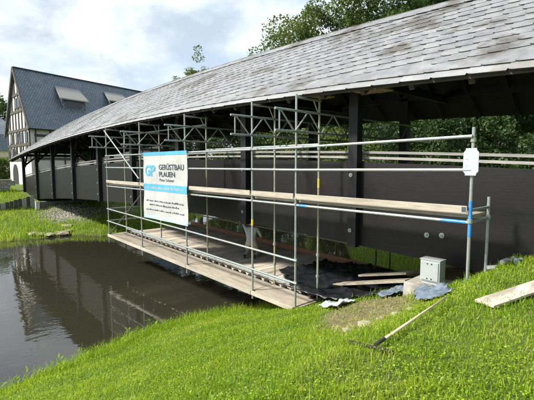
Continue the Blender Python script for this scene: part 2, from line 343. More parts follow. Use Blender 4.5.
# ------------------------------------------------------------------ terrain
WATER = -4.0
NEAR_Y = [-60, -10, 1.3, 3.2, 4.7, 6.0, 6.8, 8.0, 12, 30, 60, 400]
NEAR_X = [-7.8, -8.0, -8.15, -8.6, -8.9, -8.7, -8.3, -7.9, -8.2, -24.0, -40.0, -60.0]
FAR_Y = [-60, 0, 3.8, 7.0, 8.4, 12, 30, 60, 400]
FAR_X = [-27, -25, -24.4, -24.2, -22.6, -22.2, -38.5, -56.0, -80.0]
def sstep(a, b, x): t = np.clip((x - a) / (b - a), 0, 1); return t * t * (3 - 2 * t)
PDIRT = None
def vnoise(x, y, k, seed=0.0):
    return (np.sin(x * k + seed) * np.cos(y * k * 1.13 + seed * 1.7) + 0.5 * np.sin(x * k * 2.3 + 1.1 + seed) * np.sin(y * k * 2.1 + seed * 0.6) + 0.3 * np.cos(x * k * 4.1 - y * k * 3.3 + seed)) / 1.8
def ground_z(x, y):
    x = np.asarray(x, float); y = np.asarray(y, float)
    xn = np.interp(y, NEAR_Y, NEAR_X); xf = np.interp(y, FAR_Y, FAR_X)
    s = (-x - 2.0) / (-xn - 2.0)
    near = np.where(s < 0, -1.6 + np.minimum(-s * 0.30, 0.35) * 0.8, -1.6 - 2.4 * np.maximum(s, 0) ** np.where(s < 1, 0.93 - 0.11 * sstep(3.5, 6.0, y), 1.0))
    near = near + 0.035 * vnoise(x, y, 1.9) + 0.02 * vnoise(x, y, 4.7, 2.0)
    # earth rises to the bridge end on the near side
    near = near + 0.14 * sstep(5.2, 7.4, y) * sstep(-3.4, -1.2, x) * (y < 14)
    d = xf - x                                                     # distance past the far waterline
    far = np.interp(d, [-2, 0, 1.2, 7.0, 9.5, 13, 18, 40, 200], [-4.9, -4.0, -3.72, -3.05, -2.55, -2.05, -1.9, -1.8, -1.2])
    far = far + 0.05 * vnoise(x, y, 0.9) * (d > 0.4)
    mid = (xn + xf) / 2
    z = np.where(x > mid, near, far)
    wn = np.maximum(xn - x, 0); wf = np.maximum(x - xf, 0); w = np.minimum(wn, wf)
    bed = -4.0 - np.minimum(w * 0.28, 1.0) + 0.06 * vnoise(x, y, 2.3, 4.0)
    inr = (x < xn) & (x > xf)
    z = np.where(inr, np.minimum(bed, -4.0 - 0.02), z)
    z = z + np.where(np.hypot(x + 15, y) > 120, (np.hypot(x + 15, y) - 120) * 0.012, 0) * (~inr)
    return z
def gz(x, y): return float(ground_z(x, y))
def hit_ground(px, py, tmax=60):
    d = ray(px, py); t = 0.8
    while t < tmax:
        p = d * t
        if p.z <= gz(p.x, p.y): break
        t += 0.02
    p = d * t; return Vector((p.x, p.y, gz(p.x, p.y)))
DIRT_POLY = [hit_ground(*p) for p in ((318, 316), (340, 305), (370, 299), (412, 293), (416, 303), (398, 314), (376, 325), (350, 333), (322, 332))]
DIRT_POLY = [(p.x, p.y) for p in DIRT_POLY]
def in_poly(x, y, poly):
    x = np.asarray(x); y = np.asarray(y); ins = np.zeros(x.shape, bool); n = len(poly)
    for i in range(n):
        (xa, ya), (xb, yb) = poly[i], poly[(i + 1) % n]
        c = ((ya > y) != (yb > y)) & (x < (xb - xa) * (y - ya) / (yb - ya + 1e-9) + xa); ins ^= c
    return ins
def dirt_mask(x, y):
    j = 0.12 * vnoise(x, y, 5.0, 3.0); acc = 0
    for dx, dy in ((0, 0), (.14, 0), (-.14, 0), (0, .14), (0, -.14)): acc = acc + in_poly(x + j + dx, y - j + dy, DIRT_POLY) * 0.2
    under = sstep(7.2, 7.7, y) * (1 - sstep(11.0, 12.0, y)) * (x > -9) * (x < 3)            # bare earth below the bridge
    return np.clip(acc + under * 0.9, 0, 1)
def gravel_mask(x, y):
    a = np.exp(-(((x + 28.7) / 2.6) ** 2 + ((y - 8.4) / 2.0) ** 2) ** 2)
    b = np.exp(-(((x + 28.2) / 1.6) ** 2 + ((y - 11.6) / 1.4) ** 2) ** 2) * 0.7
    return np.clip((a + b) * (0.9 + 0.4 * vnoise(x, y, 2.0, 1.0)), 0, 1)

def axis(lo, hi, flo, fhi, fine, grow=1.18):
    xs = list(np.arange(flo, fhi + 1e-6, fine)); st = fine
    while xs[-1] < hi: st *= grow; xs.append(xs[-1] + st)
    st = fine
    while xs[0] > lo: st *= grow; xs.insert(0, xs[0] - st)
    return np.array(xs)
gx = axis(-1500, 1500, -40, 4, 0.16); gy = axis(-1200, 1500, -1, 16, 0.14)
GX, GY = np.meshgrid(gx, gy, indexing='ij'); GZ = ground_z(GX, GY)
nv = len(gx) * len(gy); ids = np.arange(nv).reshape(len(gx), len(gy))
quads = np.stack([ids[:-1, :-1], ids[1:, :-1], ids[1:, 1:], ids[:-1, 1:]], -1).reshape(-1, 4)
gm = np_mesh('ground', np.stack([GX, GY, GZ], -1).reshape(-1, 3), quads.ravel(), np.full(len(quads), 4), M['ground'])
gm.polygons.foreach_set('use_smooth', [True] * len(gm.polygons))
for nm, val in (('dirt', dirt_mask(GX, GY)), ('gravel', gravel_mask(GX, GY)), ('bed', 1.0 * (GZ < -3.97))):
    at = gm.attributes.new(nm, 'FLOAT', 'POINT'); at.data.foreach_set('value', np.asarray(val, np.float32).ravel())
tag(link('ground', gm), kind='structure')
# river surface: a strip between the banks, tucked a little under both
ys = np.concatenate([np.arange(-120, 60, 1.0), np.arange(60, 400, 10)])
wv = [];
for y in ys: wv += [(float(np.interp(y, FAR_Y, FAR_X)) - 0.6, y, WATER), (float(np.interp(y, NEAR_Y, NEAR_X)) + 0.5, y, WATER)]
wf = [(2 * i, 2 * i + 1, 2 * i + 3, 2 * i + 2) for i in range(len(ys) - 1)]
wm = bpy.data.meshes.new('river'); wm.from_pydata(wv, [], wf); wm.materials.append(M['water'])
tag(link('river', wm), kind='structure')

# ------------------------------------------------------------------ covered bridge
def cam_z(x): return -(0.0024 if x > -12 else 0.002) * (x + 12.0) ** 2
BX0, BX1 = -37.2, 7.5
xs = list(np.linspace(BX0, BX1, 46))
bridge = thing('covered_bridge', (-12, 9.4, WATER), 'long covered wooden bridge with grey slate roof and black stained side beams', 'bridge')
GB, GT = -1.63, 0.18
MB().strip(xs, [(7.3, GB), (7.46, GB), (7.46, GT), (7.3, GT)]).build('side_beam', M['black_wood'], bridge)
MB().strip(xs, [(11.34, GB), (11.5, GB), (11.5, GT - 0.1), (11.34, GT - 0.1)]).build('side_beam', M['black_wood'], bridge)
MB().strip(xs, [(7.47, -1.28), (11.33, -1.28), (11.33, -1.18), (7.47, -1.18)]).build('floor', M['roof_board'], bridge)
PX = [-36.4, -32.3, -28.2, -24.1, -20.1, -16.25, -12.45, -8.8, -5.1, -1.2, 2.7, 6.6]
EAVE_Y, EAVE_Z, RID_Y, RID_Z = 6.4, 1.62, 9.4, 3.80
TH = math.atan2(RID_Z - EAVE_Z, RID_Y - EAVE_Y); SL = math.hypot(RID_Z - EAVE_Z, RID_Y - EAVE_Y)
def roof_z(y): return EAVE_Z + (min(y, 2 * RID_Y - y) - EAVE_Y) * math.tan(TH)
for x in PX:
    c = cam_z(x); top = roof_z(7.22) - 0.2 + c
    po = MB().box(x - .11, x + .11, 7.15, 7.297, GB - 0.03 + c, GT + c).box(x - .11, x + .11, 7.15, 7.34, GT + .003 + c, top).build('post', M['black_post'], bridge)
    for z in (-1.3, -0.75, -0.1):
        w = MB().tube((x - .03, 7.148, z + c), (x - .03, 7.132, z + c), 0.045, 12).tube((x - .03, 7.132, z + c), (x - .03, 7.115, z + c), 0.02, 6)
        w.build('bolt', M['steel'], po)
    MB().box(x - 1.33, x - 1.07, 11.4, 11.62, GB + cam_z(x - 1.2), roof_z(11.5) - .2 + cam_z(x - 1.2)).build('post', M['black_post'], bridge)
    MB().box(x - .1, x + .1, 7.47, 11.33, -1.5 + c, -1.285 + c).build('cross_beam', M['black_post'], bridge)
    MB().beam((x, 7.25, 1.95 + c), (x, 11.55, 1.95 + c), 0.16, 0.2).build('tie_beam', M['black_post'], bridge)
    for sx in ((-1, 1) if x < -22 else ()):
        MB().beam((x + sx * .1, 7.34, 1.05 + c), (x + sx * .85, 7.34, 1.95 + c), 0.1, 0.12).build('knee_brace', M['black_post'], bridge)
        MB().beam((x - 1.2 + sx * .1, 11.5, 1.05 + c), (x - 1.2 + sx * .85, 11.5, 1.95 + c), 0.1, 0.12).build('knee_brace', M['black_post'], bridge)
    if x < -7: MB().beam((x, 7.35, 1.15 + c), (x, 8.3, 1.95 + c), 0.1, 0.12).build('knee_brace', M['black_post'], bridge)
MB().strip(xs, [(7.16, 2.0), (7.42, 2.0), (7.42, 2.2), (7.16, 2.2)]).build('wall_plate', M['black_post'], bridge)
MB().strip(xs, [(11.4, 2.0), (11.62, 2.0), (11.62, 2.2), (11.4, 2.2)]).build('wall_plate', M['black_post'], bridge)
for (y, z, dz) in ((7.40, GT + .07, .05), (7.40, GT + .185, .05), (11.48, GT + .05, .06), (11.48, GT + .2, .06)):
    MB().strip(xs, [(y, z), (y + .09, z), (y + .09, z + dz), (y, z + dz)]).build('handrail', M['rail_wood'], bridge)
for px, py in ((427, 235), (442, 235.5)):
    p = on_y(px, py, 7.3)
    MB().tube((p.x, 7.298, p.z), (p.x, 7.28, p.z), 0.05, 14).tube((p.x, 7.28, p.z), (p.x, 7.262, p.z), 0.022, 6).build('bolt', M['steel'], bridge)
# roof: boards, rafters, slates
roof = MB().strip(xs, [(EAVE_Y, EAVE_Z - .02), (RID_Y, RID_Z - .02), (2 * RID_Y - EAVE_Y, EAVE_Z - .02), (2 * RID_Y - EAVE_Y, EAVE_Z - .10), (RID_Y, RID_Z - .10), (EAVE_Y, EAVE_Z - .10)]).build('roof', M['roof_board'], bridge)
tag(roof, 'grey slate roof with pale eave course')
xr = BX0 + 0.4
while xr < BX1:
    c = cam_z(xr)
    for sg in (1, -1):
        ya, yb = RID_Y - sg * (RID_Y - EAVE_Y - .12), RID_Y - sg * .03
        MB().beam((xr, ya, roof_z(ya) - .19 + c), (xr, yb, roof_z(yb) - .19 + c), .09, .15).build('rafter', M['roof_board'], roof)
    xr += 0.98
for (x, y0_, y1_) in ((-5.72, 6.55, 7.1), (-4.62, 6.6, 7.1), (-4.3, 6.6, 7.1)):
    zz_ = EAVE_Z + .02 + cam_z(x)
    MB().box(x - .16, x + .16, y0_, y1_, zz_ - .08, zz_ - .05).build('soffit_board', M['new_board'], roof)

def roof_pt(x, s, n=0.0):
    y = EAVE_Y + s * math.cos(TH) - n * math.sin(TH); z = EAVE_Z + s * math.sin(TH) + n * math.cos(TH)
    return Vector((x, y, z + cam_z(x)))
def slate_outline(w, h, rr, cut=0.0):
    """outline in (along, up) with rounded lower left corner; origin at lower left"""
    pts = []
    for k in range(5):
        a = math.pi + (math.pi / 2) * k / 4
        pts.append((rr + rr * math.cos(a), rr * 0.75 + rr * 0.75 * math.sin(a)))
    pts += [(w, 0.0), (w, h), (0.0, h)]
    return [(p[0] + p[1] * cut, p[1]) for p in pts]
EXP, WID, RISE = 0.272, 0.285, 0.155
def slate_mesh(k, w, h, cut, mat):
    r = random.Random(k); ol = slate_outline(w * r.uniform(.97, 1.06), h, r.uniform(.08, .13), cut)
    n = len(ol); lift = r.uniform(.013, .020)
    # tilt: lower edge proud by lift, upper edge tucked under the next course
    def hgt(a, b): return lift * (1 - b / h) + .011 * (1 - min(max(a / w, 0), 1.2))      # left edge laps over the neighbour
    vt = [(a, b, hgt(a, b) + .004) for a, b in ol]; vb = [(a, b, hgt(a, b) - .012) for a, b in ol]
    return vt + vb, [tuple(range(n))] + [(i + n, (i + 1) % n + n, (i + 1) % n, i) for i in range(n)]
slates = []                                            # (x, s, variant, rot)
rows = range(-60, 60); ang = math.atan(RISE)
for j in rows:
    x = BX0 + 0.02 + random.uniform(0, WID)
    while x < BX1 - 0.3:
        s = j * EXP + (x - BX0) * RISE
        if 0.34 < s < SL - 0.42: slates.append((x, s + random.uniform(-.004, .004), random.randrange(8), ang + random.uniform(-.008, .008)))
        x += WID * random.uniform(.93, 1.07)
VAR = [slate_mesh(k, WID + .02, EXP + .10, 0.05, None) for k in range(8)]
VFOOT = [slate_mesh(40 + k, 0.50, 0.60, 0.50, None) for k in range(4)]
VRID = [slate_mesh(60 + k, 0.40, 0.40, 0.30, None) for k in range(4)]
VEAVE = [slate_mesh(80 + k, 0.56, 0.36, 0.0, None) for k in range(4)]
pieces = [(x, s, VAR, k, a, 0.006) for x, s, k, a in slates]
x = BX0 + .05
while x < BX1 - .4:
    pieces.append((x, 0.09, VFOOT, random.randrange(4), random.uniform(-.01, .01), 0.008)); x += .44 * random.uniform(.95, 1.05)
x = BX0 + .05
while x < BX1 - .4:
    pieces.append((x, SL - .37, VRID, random.randrange(4), random.uniform(-.015, .015), 0.022)); x += .36 * random.uniform(.93, 1.07)
x = BX0 + .05
eaves = []
while x < BX1 - .5:
    eaves.append((x, -0.135, VEAVE, random.randrange(4), 0.0, -0.006)); x += .55
def place(vs, x, s, a, n0):
    ca, sa = math.cos(a), math.sin(a); out = []
    for u, v, w in vs: out.append(roof_pt(x + u * ca - v * sa, s + u * sa + v * ca, n0 + w))
    return out
VISX = on_y(540, 60, 8.0).x
def proj_size(p):
    d = Vector(p.x * FH + Vector((0, 0, 0))) if False else p.x * FH.x + p.y * FH.y
    return 1.0 / max(d, .1)
cand = [q for q in pieces if q[0] < VISX + 1.0]
cand.sort(key=lambda q: -proj_size(roof_pt(q[0], q[1])))
near_set = cand[:270]; nid = set(map(id, near_set))
ecand = [q for q in eaves if q[0] < VISX + .6]; ecand.sort(key=lambda q: -q[0]); enear = ecand[:28]; eid = set(map(id, enear))
shared = {}
def piece_mesh(fam, k, mat, nm):
    key = (id(fam), k)
    if key not in shared:
        v, f = fam[k]; mb = MB(); mb.add(v, f, True); shared[key] = mb.mesh(nm, [mat, M['slate_rim_shade']])
    return shared[key]
def place_obj(q, mat, nm):
    x, s, fam, k, a, n0 = q
    o = link(nm, piece_mesh(fam, k, mat, nm), roof)
    p = roof_pt(x, s, n0) - Vector(bridge.location)
    cs = -(0.0048 if x > -12 else 0.004) * (x + 12.0)
    ex = Vector((1, 0, cs)).normalized(); ey = Vector((0, math.cos(TH), math.sin(TH))); ez = ex.cross(ey).normalized(); ey = ez.cross(ex)
    ca, sa = math.cos(a), math.sin(a); e1 = ex * ca + ey * sa; e2 = ey * ca - ex * sa
    o.matrix_local = Matrix(((e1.x, e2.x, ez.x, p.x), (e1.y, e2.y, ez.y, p.y), (e1.z, e2.z, ez.z, p.z), (0, 0, 0, 1)))
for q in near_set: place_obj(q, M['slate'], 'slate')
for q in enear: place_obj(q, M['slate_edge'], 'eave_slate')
def join(qs, nm, mat):
    mb = MB()
    for x, s, fam, k, a, n0 in qs:
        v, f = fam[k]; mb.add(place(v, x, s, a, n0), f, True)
    o = mb.build(nm, [mat, M['slate_rim_shade']], roof); o['kind'] = 'stuff'
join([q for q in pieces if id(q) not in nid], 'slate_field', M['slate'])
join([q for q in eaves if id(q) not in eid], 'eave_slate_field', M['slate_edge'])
# back slope and ridge of the roof, out of sight
MB().strip(xs, [(RID_Y - .02, RID_Z + .05), (RID_Y + .03, RID_Z + .06), (2 * RID_Y - EAVE_Y + .05, EAVE_Z + .02), (2 * RID_Y - EAVE_Y + .05, EAVE_Z - .015), (RID_Y, RID_Z - .015)]).build('back_slope', M['slate'], roof)
MB().strip(xs, [(EAVE_Y - .035, EAVE_Z - .115), (EAVE_Y - .01, EAVE_Z - .115), (EAVE_Y - .01, EAVE_Z - .05), (EAVE_Y - .035, EAVE_Z - .05)]).build('fascia', M['roof_board'], roof)
# gable boards closing the two ends
for x in (BX0 + .03, BX1 - .05):
    c = cam_z(x)
    MB().prism([(x, 7.2, 2.21 + c), (x, 11.6, 2.21 + c), (x, RID_Y, RID_Z - .13 + c)], (0.04, 0, 0)).build('gable_boards', M['roof_board'], bridge)
# abutments
MB().box(-1.9, 7.4, 7.55, 11.25, -3.6, GB - .05 + cam_z(7.4)).box(-1.7, 7.4, 7.56, 11.24, GB - .4, GB - .06 + cam_z(-1.7)).build('abutment', M['pier'], bridge)
ab = MB().box(-36.5, -30.8, 6.9, 11.8, -4.0, -3.03).build('abutment', M['concrete'], bridge)
MB().box(-31.6, -30.9, 7.0, 11.7, -3.03, -2.55).build('bearing', M['pier'], bridge)
MB().box(-36.5, -31.7, 7.0, 11.7, -3.03, -2.85).build('bearing_bench', M['pier'], bridge)
MB().box(-31.0, -30.75, 6.75, 6.9, -3.1, -2.5).build('marker_post', M['white'], bridge)

# ------------------------------------------------------------------ scaffold
FY, BY = 6.10, 6.83
SX = [-16.1, -13.1, -10.15, -7.17, -5.76, -2.27]
LOW, MID, TOP = -2.90, -0.72, 1.45
def lz(x): return -0.026 * (x + 10.9)          # the hung lower deck sags towards the near bank
R = 0.0242
sc = thing('hanging_scaffold', (-9.2, 6.5, LOW), 'galvanised steel tube scaffold with plank decks hung along the side of the bridge', 'scaffold')
for i, x in enumerate(SX):
    for yy, nm in ((FY, 'f'), (BY, 'b')):
        if i < 5:
            z0, z1 = -3.17 + lz(x) * .4, TOP + (0.0 if nm == 'f' else -.02)
            mt = M['steel'] if nm == 'f' else M['steel_old']
        else:
            z0, z1 = gz(x, yy) - .05, (0.54 if nm == 'f' else -0.5); mt = M['steel']
        st = MB().tube((x, yy, z0), (x, yy, z1), R, 10).build('standard', mt, sc, smooth=False)
        for zc in (LOW - .08 + lz(x), MID - .1, -.1, .36, LOW + .53 + lz(x), LOW + 1.02 + lz(x)):
            if z0 < zc < z1: MB().tube((x, yy, zc - .03), (x, yy, zc + .03), R + .016, 10).build('coupler', M['steel'], st)
        if i == 5 : MB().box(x - .075, x + .075, yy - .075, yy + .075, z0 + .02, z0 + .035).build('base_plate', M['steel'], st)
        if i == 5 and nm == 'f': MB().tube((x, yy, -1.05), (x, yy, -.52), R + .002, 12).build('paint_band', M['blue_paint'], st)
        if i == 3 and nm == 'f': MB().tube((x, yy, -1.42), (x, yy, -1.28), R + .002, 10).build('tape_band', M['yellow_tape'], st)
        if i == 4 and nm == 'b': MB().tube((x, yy, -.5), (x, yy, -.3), R + .002, 10).build('tape_band', M['yellow_tape'], st)
    # transoms between front and back standard
    for z in ((TOP - .06, MID - .1, LOW - .08 + lz(x)) if i < 5 else (MID + .06, MID - .12)):
        tr = MB().tube((x, FY, z), (x, BY + .05, z), R, 8).build('transom', M['steel'], sc)
    if i < 5:
        MB().tube((x, BY, TOP - .40), (x, BY - .2, TOP - .06), .014, 6).build('gusset_strut', M['steel'], sc)
    # lattice girder carried through the bridge opening
    if i < 5:
        y0, y1, zl, zu = 5.42, 11.9, .68, 1.10
        xo = x + .075
        lg = MB().tube((xo, y0, zu), (xo, y1, zu), R, 8).tube((xo, y0, zl), (xo, y1, zl), R, 8).build('lattice_girder', M['steel'], sc)
        y = y0 + .12; up = True
        web = MB().tube((xo, y, zl), (xo, y, zu), .018, 6)
        while y + .42 < y1:
            web.tube((xo, y + .02, zu if up else zl), (xo, y + .42, zl if up else zu), .016, 6); up = not up; y += .42
        web.build('web_bars', M['steel'], lg)
def rail(p0, p1, nm='guard_rail', mat=None, r=R): return MB().tube(p0, p1, r, 8).build(nm, mat or M['steel'], sc)
for i in range(5):
    xa, xb = SX[i], SX[i + 1]
    rz = (0.30, 0.37)
    right = i == 4
    # guard rails of the upper walkway
    rail((xa, FY - .045, .36), (xb + (0 if right else .06), FY - .045, .36 + (.05 if right else 0)))
    rail((xa, FY - .045, -.10), (xb + (0 if right else .06), FY - .045, -.10 + (.03 if right else 0)))
    rail((xa, FY, MID - .12), (xb, FY, MID - .12), 'ledger', M['steel']); rail((xa, BY, MID - .12), (xb, BY, MID - .12), 'ledger', M['steel_old'])
    if i < 4:
        for zr, yr, nm in ((1.02, FY - .045, 'guard_rail'), (.53, FY - .045, 'guard_rail'), (-.1, FY, 'ledger'), (.13, BY, 'ledger')):
            rail((xa, yr, LOW + zr + lz(xa)), (xb + .08, yr, LOW + zr + lz(xb)), nm)
    # upper deck planks and toe board
    for k, yy in enumerate((FY + .05, FY + .36)):
        MB().box(xa + .02, xb - .02, yy, yy + .3, MID - .06, MID - .015).build('deck_plank', M['plank'], sc)
    tb = MB().box(xa + .03, xb - .03, FY - .06, FY - .03, MID + .02, MID + .125).build('toe_board', M['toe'], sc)
    if right:
        MB().box(xb - .10, xb - .04, FY - .063, FY - .0605, MID + .035, MID + .11).build('stencil_mark', M['ink'], tb)
        MB().tube((xb - .42, FY, MID - .12), (xb - .05, FY, MID - .12), R + .002, 8).build('paint_band', M['blue_paint'], tb)
MB().tube((SX[4] + .1, FY, MID - .12), (SX[4] + .3, FY, MID - .12), R + .002, 8).build('paint_band', M['blue_paint'], sc)
# diagonal braces of the far bay
rail((SX[0], FY - .06, TOP - .1), (SX[1], FY - .06, MID + .25), 'diagonal_brace')
rail((SX[0], FY + .05, LOW + lz(SX[0])), (SX[1], FY + .05, MID - .25), 'diagonal_brace', M['dark_tube'])
rail((SX[0], BY, TOP - .25), (SX[2], BY, TOP - .25), 'ledger'); rail((SX[2], BY, .45), (SX[4], BY, .45), 'ledger')
# end rails of the lower deck
for z in (LOW + .53, LOW + 1.02): rail((SX[0] - .04, FY, z + lz(SX[0])), (SX[0] - .04, 9.9, z + lz(SX[0])), 'end_rail')
for z in (LOW + 1.0,): rail((SX[0] + 1.5, BY + .2, z), (SX[1] + 1.4, BY + .2, z), 'end_rail', M['dark_tube'])
# lower deck
y_pl0, y_pl1 = 6.90, 9.86
xp = SX[0] + .02; k = 0
def tilted(x0, x1, y0, y1, z0, z1):          # a board that follows the sag of the lower deck
    m = MB().box(x0, x1, y0, y1, z0, z1); m.v = [(x, y, z + lz(x)) for x, y, z in m.v]; return m
while xp < SX[4] - .3:
    dz = random.uniform(-.008, .008)
    o = tilted(xp, xp + .305, y_pl0 + random.uniform(-.02, .02), y_pl1, LOW - .05 + dz, LOW + dz).build('deck_plank', M['plank_y'], sc)
    for q in (.15,): tilted(xp + q - .07, xp + q + .06, y_pl0 - .08, y_pl0 - .022, LOW - .045, LOW + .022).build('hook', M['hook'], o)
    xp += .325
xs_ = [SX[0], -13.1, -10.15, -7.17, -5.76]
for a, b in zip(xs_[:-1], xs_[1:]):
    for yy in (FY + .04, FY + .37):
        tilted(a + .015, b - .015, yy, yy + .32, LOW - .05, LOW - .005 + random.uniform(-.006, .006)).build('deck_plank', M['plank'], sc)
    tilted(a + .01, b - .01, FY - .065, FY - .03, LOW - .10, LOW + .0).build('toe_board', M['toe'], sc)
    tilted(a + .01, b - .01, 9.89, 9.93, LOW - .03, LOW + .15).build('toe_board', M['red_toe'], sc)
for x in np.arange(SX[0] + .3, SX[4], 1.6):
    MB().beam((x, FY + .1, LOW - .12 + lz(x)), (x, 9.9, LOW - .12 + lz(x)), .07, .13).build('joist', M['steel_old'], sc)
for px in (270, 336, 376, 390):
    p = on_y(px, 255, 9.97)
    MB().tube((p.x, 9.97, LOW - .1 + lz(p.x)), (p.x, 9.97, -1.25 + cam_z(p.x)), .022, 8).build('hanger', M['dark_tube'], sc)
for x in (-15.9, -13.0): MB().tube((x, 9.97, LOW - .1), (x, 9.97, -1.25 + cam_z(x)), .022, 8).build('hanger', M['dark_tube'], sc)
rail((-16.1, 9.95, LOW + .62), (-5.0, 9.95, LOW + .50), 'guard_rail', M['steel_old'])
MB().beam((SX[4] + .03, FY, LOW - .08 + lz(SX[4])), (SX[4] + .03, BY + .1, LOW - .08 + lz(SX[4])), .05, .12).build('end_board', M['toe'], sc)

# ------------------------------------------------------------------ banner on the scaffold
bx0, bx1 = on_y(143.5, 180, FY - .09).x, on_y(187.5, 180, FY - .09).x
BYF = FY - .09
tl, tr_, br_, bl = on_y(143.5, 153, BYF), on_y(187, 150, BYF), on_y(188, 225.5, BYF), on_y(143, 217, BYF)
zt = (tl.z + tr_.z) / 2; zb = (bl.z + br_.z) / 2; bw = bx1 - bx0; bh = zt - zb
ban = thing('advertising_banner', ((bx0 + bx1) / 2, BYF, zb), 'white and blue advertising banner with a scaffolding firm name tied to the scaffold', 'banner')
def ban_y(u, v): return BYF + .012 * math.sin(u * 5.3 + v * 2.0) + .010 * math.sin(v * 6.1 + u * 1.3)      # gentle billow
def cloth(u0, u1, v0, v1, off, mat, nm, parent, nu=24, nv_=12):
    mb = MB(); vs = []
    for i in range(nu + 1):
        for j in range(nv_ + 1):
            u = u0 + (u1 - u0) * i / nu; v = v0 + (v1 - v0) * j / nv_
            vs.append((bx0 + u * bw, ban_y(u * bw, v * bh) - off, zt - v * bh))
    n = nv_ + 1; fs = [(i * n + j, (i + 1) * n + j, (i + 1) * n + j + 1, i * n + j + 1) for i in range(nu) for j in range(nv_)]
    vs2 = [(x, y + .004, z) for x, y, z in vs]; m_ = len(vs)
    return mb.add(vs, fs).add(vs2, [f[::-1] for f in fs]).build(nm, mat, parent, smooth=True)
sheet = cloth(0, 1, 0, 1, 0, M['banner'], 'sheet', ban, 30, 30)
cloth(0.0, 1, 0.0, .05, .007, M['banner_blue'], 'blue_band', ban, 24, 3)
cloth(0.0, 1, .475, .575, .007, M['banner_blue'], 'blue_band', ban, 24, 5)
cloth(0.0, 1, .955, 1.0, .007, M['banner_pale'], 'blue_band', ban, 24, 3)
def text(body, u, v, width, height, mat, nm, extr=.002, off=.010, bold=0.0):
    cu = bpy.data.curves.new(nm, 'FONT'); cu.body = body; cu.size = 1; cu.extrude = 0; cu.offset = bold
    o = bpy.data.objects.new(nm, cu); COL.objects.link(o)
    me = bpy.data.meshes.new_from_object(o); bpy.data.objects.remove(o)
    a = np.zeros(len(me.vertices) * 3, np.float32); me.vertices.foreach_get('co', a); a = a.reshape(-1, 3)
    mn, mxx = a.min(0), a.max(0); a[:, 0] = (a[:, 0] - mn[0]) / (mxx[0] - mn[0]); a[:, 1] = (a[:, 1] - mn[1]) / (mxx[1] - mn[1])
    out = np.zeros_like(a)
    for i in range(len(a)):
        uu = u + a[i, 0] * width; vv = v + (1 - a[i, 1]) * height
        out[i] = (bx0 + uu * bw - ban.location.x, ban_y(uu * bw, vv * bh) - off - ban.location.y, zt - vv * bh - ban.location.z)
    me.vertices.foreach_set('co', out.ravel()); me.update(); me.materials.clear(); me.materials.append(mat)
    return link(nm, me, ban)
text('GERÜSTBAU', .40, .165, .53, .095, M['ink'], 'lettering', bold=.02)
text('PLAUEN', .40, .285, .35, .075, M['ink'], 'lettering', bold=.02)
text('Peter Schwer', .40, .385, .33, .042, M['ink'], 'lettering', bold=.008)
text('G', .05, .19, .145, .165, M['banner_blue'], 'logo', bold=.035)
text('P', .205, .19, .115, .165, M['banner_blue'], 'logo', bold=.035)
def small_print(u0, u1, v, h, mat, seed, nm='small_print'):
    r = random.Random(seed); mb = MB(); u = u0
    def q(a, b, c, d):
        mb.add([(bx0 + uu * bw, ban_y(uu * bw, vv * bh) - .0105, zt - vv * bh) for uu, vv in ((a, c), (b, c), (b, d), (a, d))], [(0, 1, 2, 3)])
    while u < u1:
        nlet = r.randint(3, 9)
        for _ in range(nlet):
            if u > u1: break
            hh = h * r.choice((.65, .65, .7, 1.0)); w_ = r.uniform(.010, .017)
            q(u, u + w_ * .4, v + h - hh, v + h); q(u + w_ * .4, u + w_, v + h - hh * r.choice((1, .5)), v + h - hh * r.choice((.3, .0)) + .0)
            u += w_ + .005
        u += .018
    return tag(mb.build(nm, mat, ban), kind='stuff')
small_print(.08, .92, .505, .036, M['banner'], 3)
small_print(.08, .92, .705, .030, M['ink'], 4); small_print(.16, .84, .765, .030, M['ink'], 5)
small_print(.07, .92, .845, .026, M['ink'], 6)
for u, v in [(.01, .02), (.5, .02), (.99, .02), (.01, .5), (.99, .5), (.01, .98), (.5, .98), (.99, .98)]:
    p = (bx0 + u * bw, ban_y(u * bw, v * bh) - .011, zt - v * bh); MB().tube(p, (p[0], p[1] - .003, p[2]), .018, 10).build('eyelet', M['steel'], ban)

# notice board on the end standard
p0 = on_y(474.5, 151, FY - .06); p1 = on_y(474.5, 175, FY - .06); hw = .105
cxn = SX[5] + .0; zt_, zb_ = .22, -.13
nb_ = thing('notice_board', (cxn, FY - .045, zb_), 'small white tag board with cut corners clipped to the end post of the scaffold', 'notice board')
ol = [(-hw + .03, zb_ - .02), (hw - .03, zb_ - .02), (hw - .03, zb_ + .005), (hw, zb_ + .04), (hw, zt_ - .04), (hw - .03, zt_ - .005), (hw - .03, zt_ + .02), (-hw + .03, zt_ + .02), (-hw + .03, zt_ - .005), (-hw, zt_ - .04), (-hw, zb_ + .04), (-hw + .03, zb_ + .005)]
MB().prism([(cxn + a, FY - .05, z) for a, z in ol], (0, -.012, 0)).build('panel', M['white'], nb_)
for z, w_ in ((.08, .03), (-.02, .025)):
    MB().box(cxn - .07, cxn - .07 + w_, FY - .0645, FY - .0625, z, z + .006).build('print_line', M['ink_grey'], nb_)
for z in (-.09, .18): MB().tube((cxn, FY, z - .015), (cxn, FY, z + .015), R + .018, 10).build('clip', M['steel'], nb_)

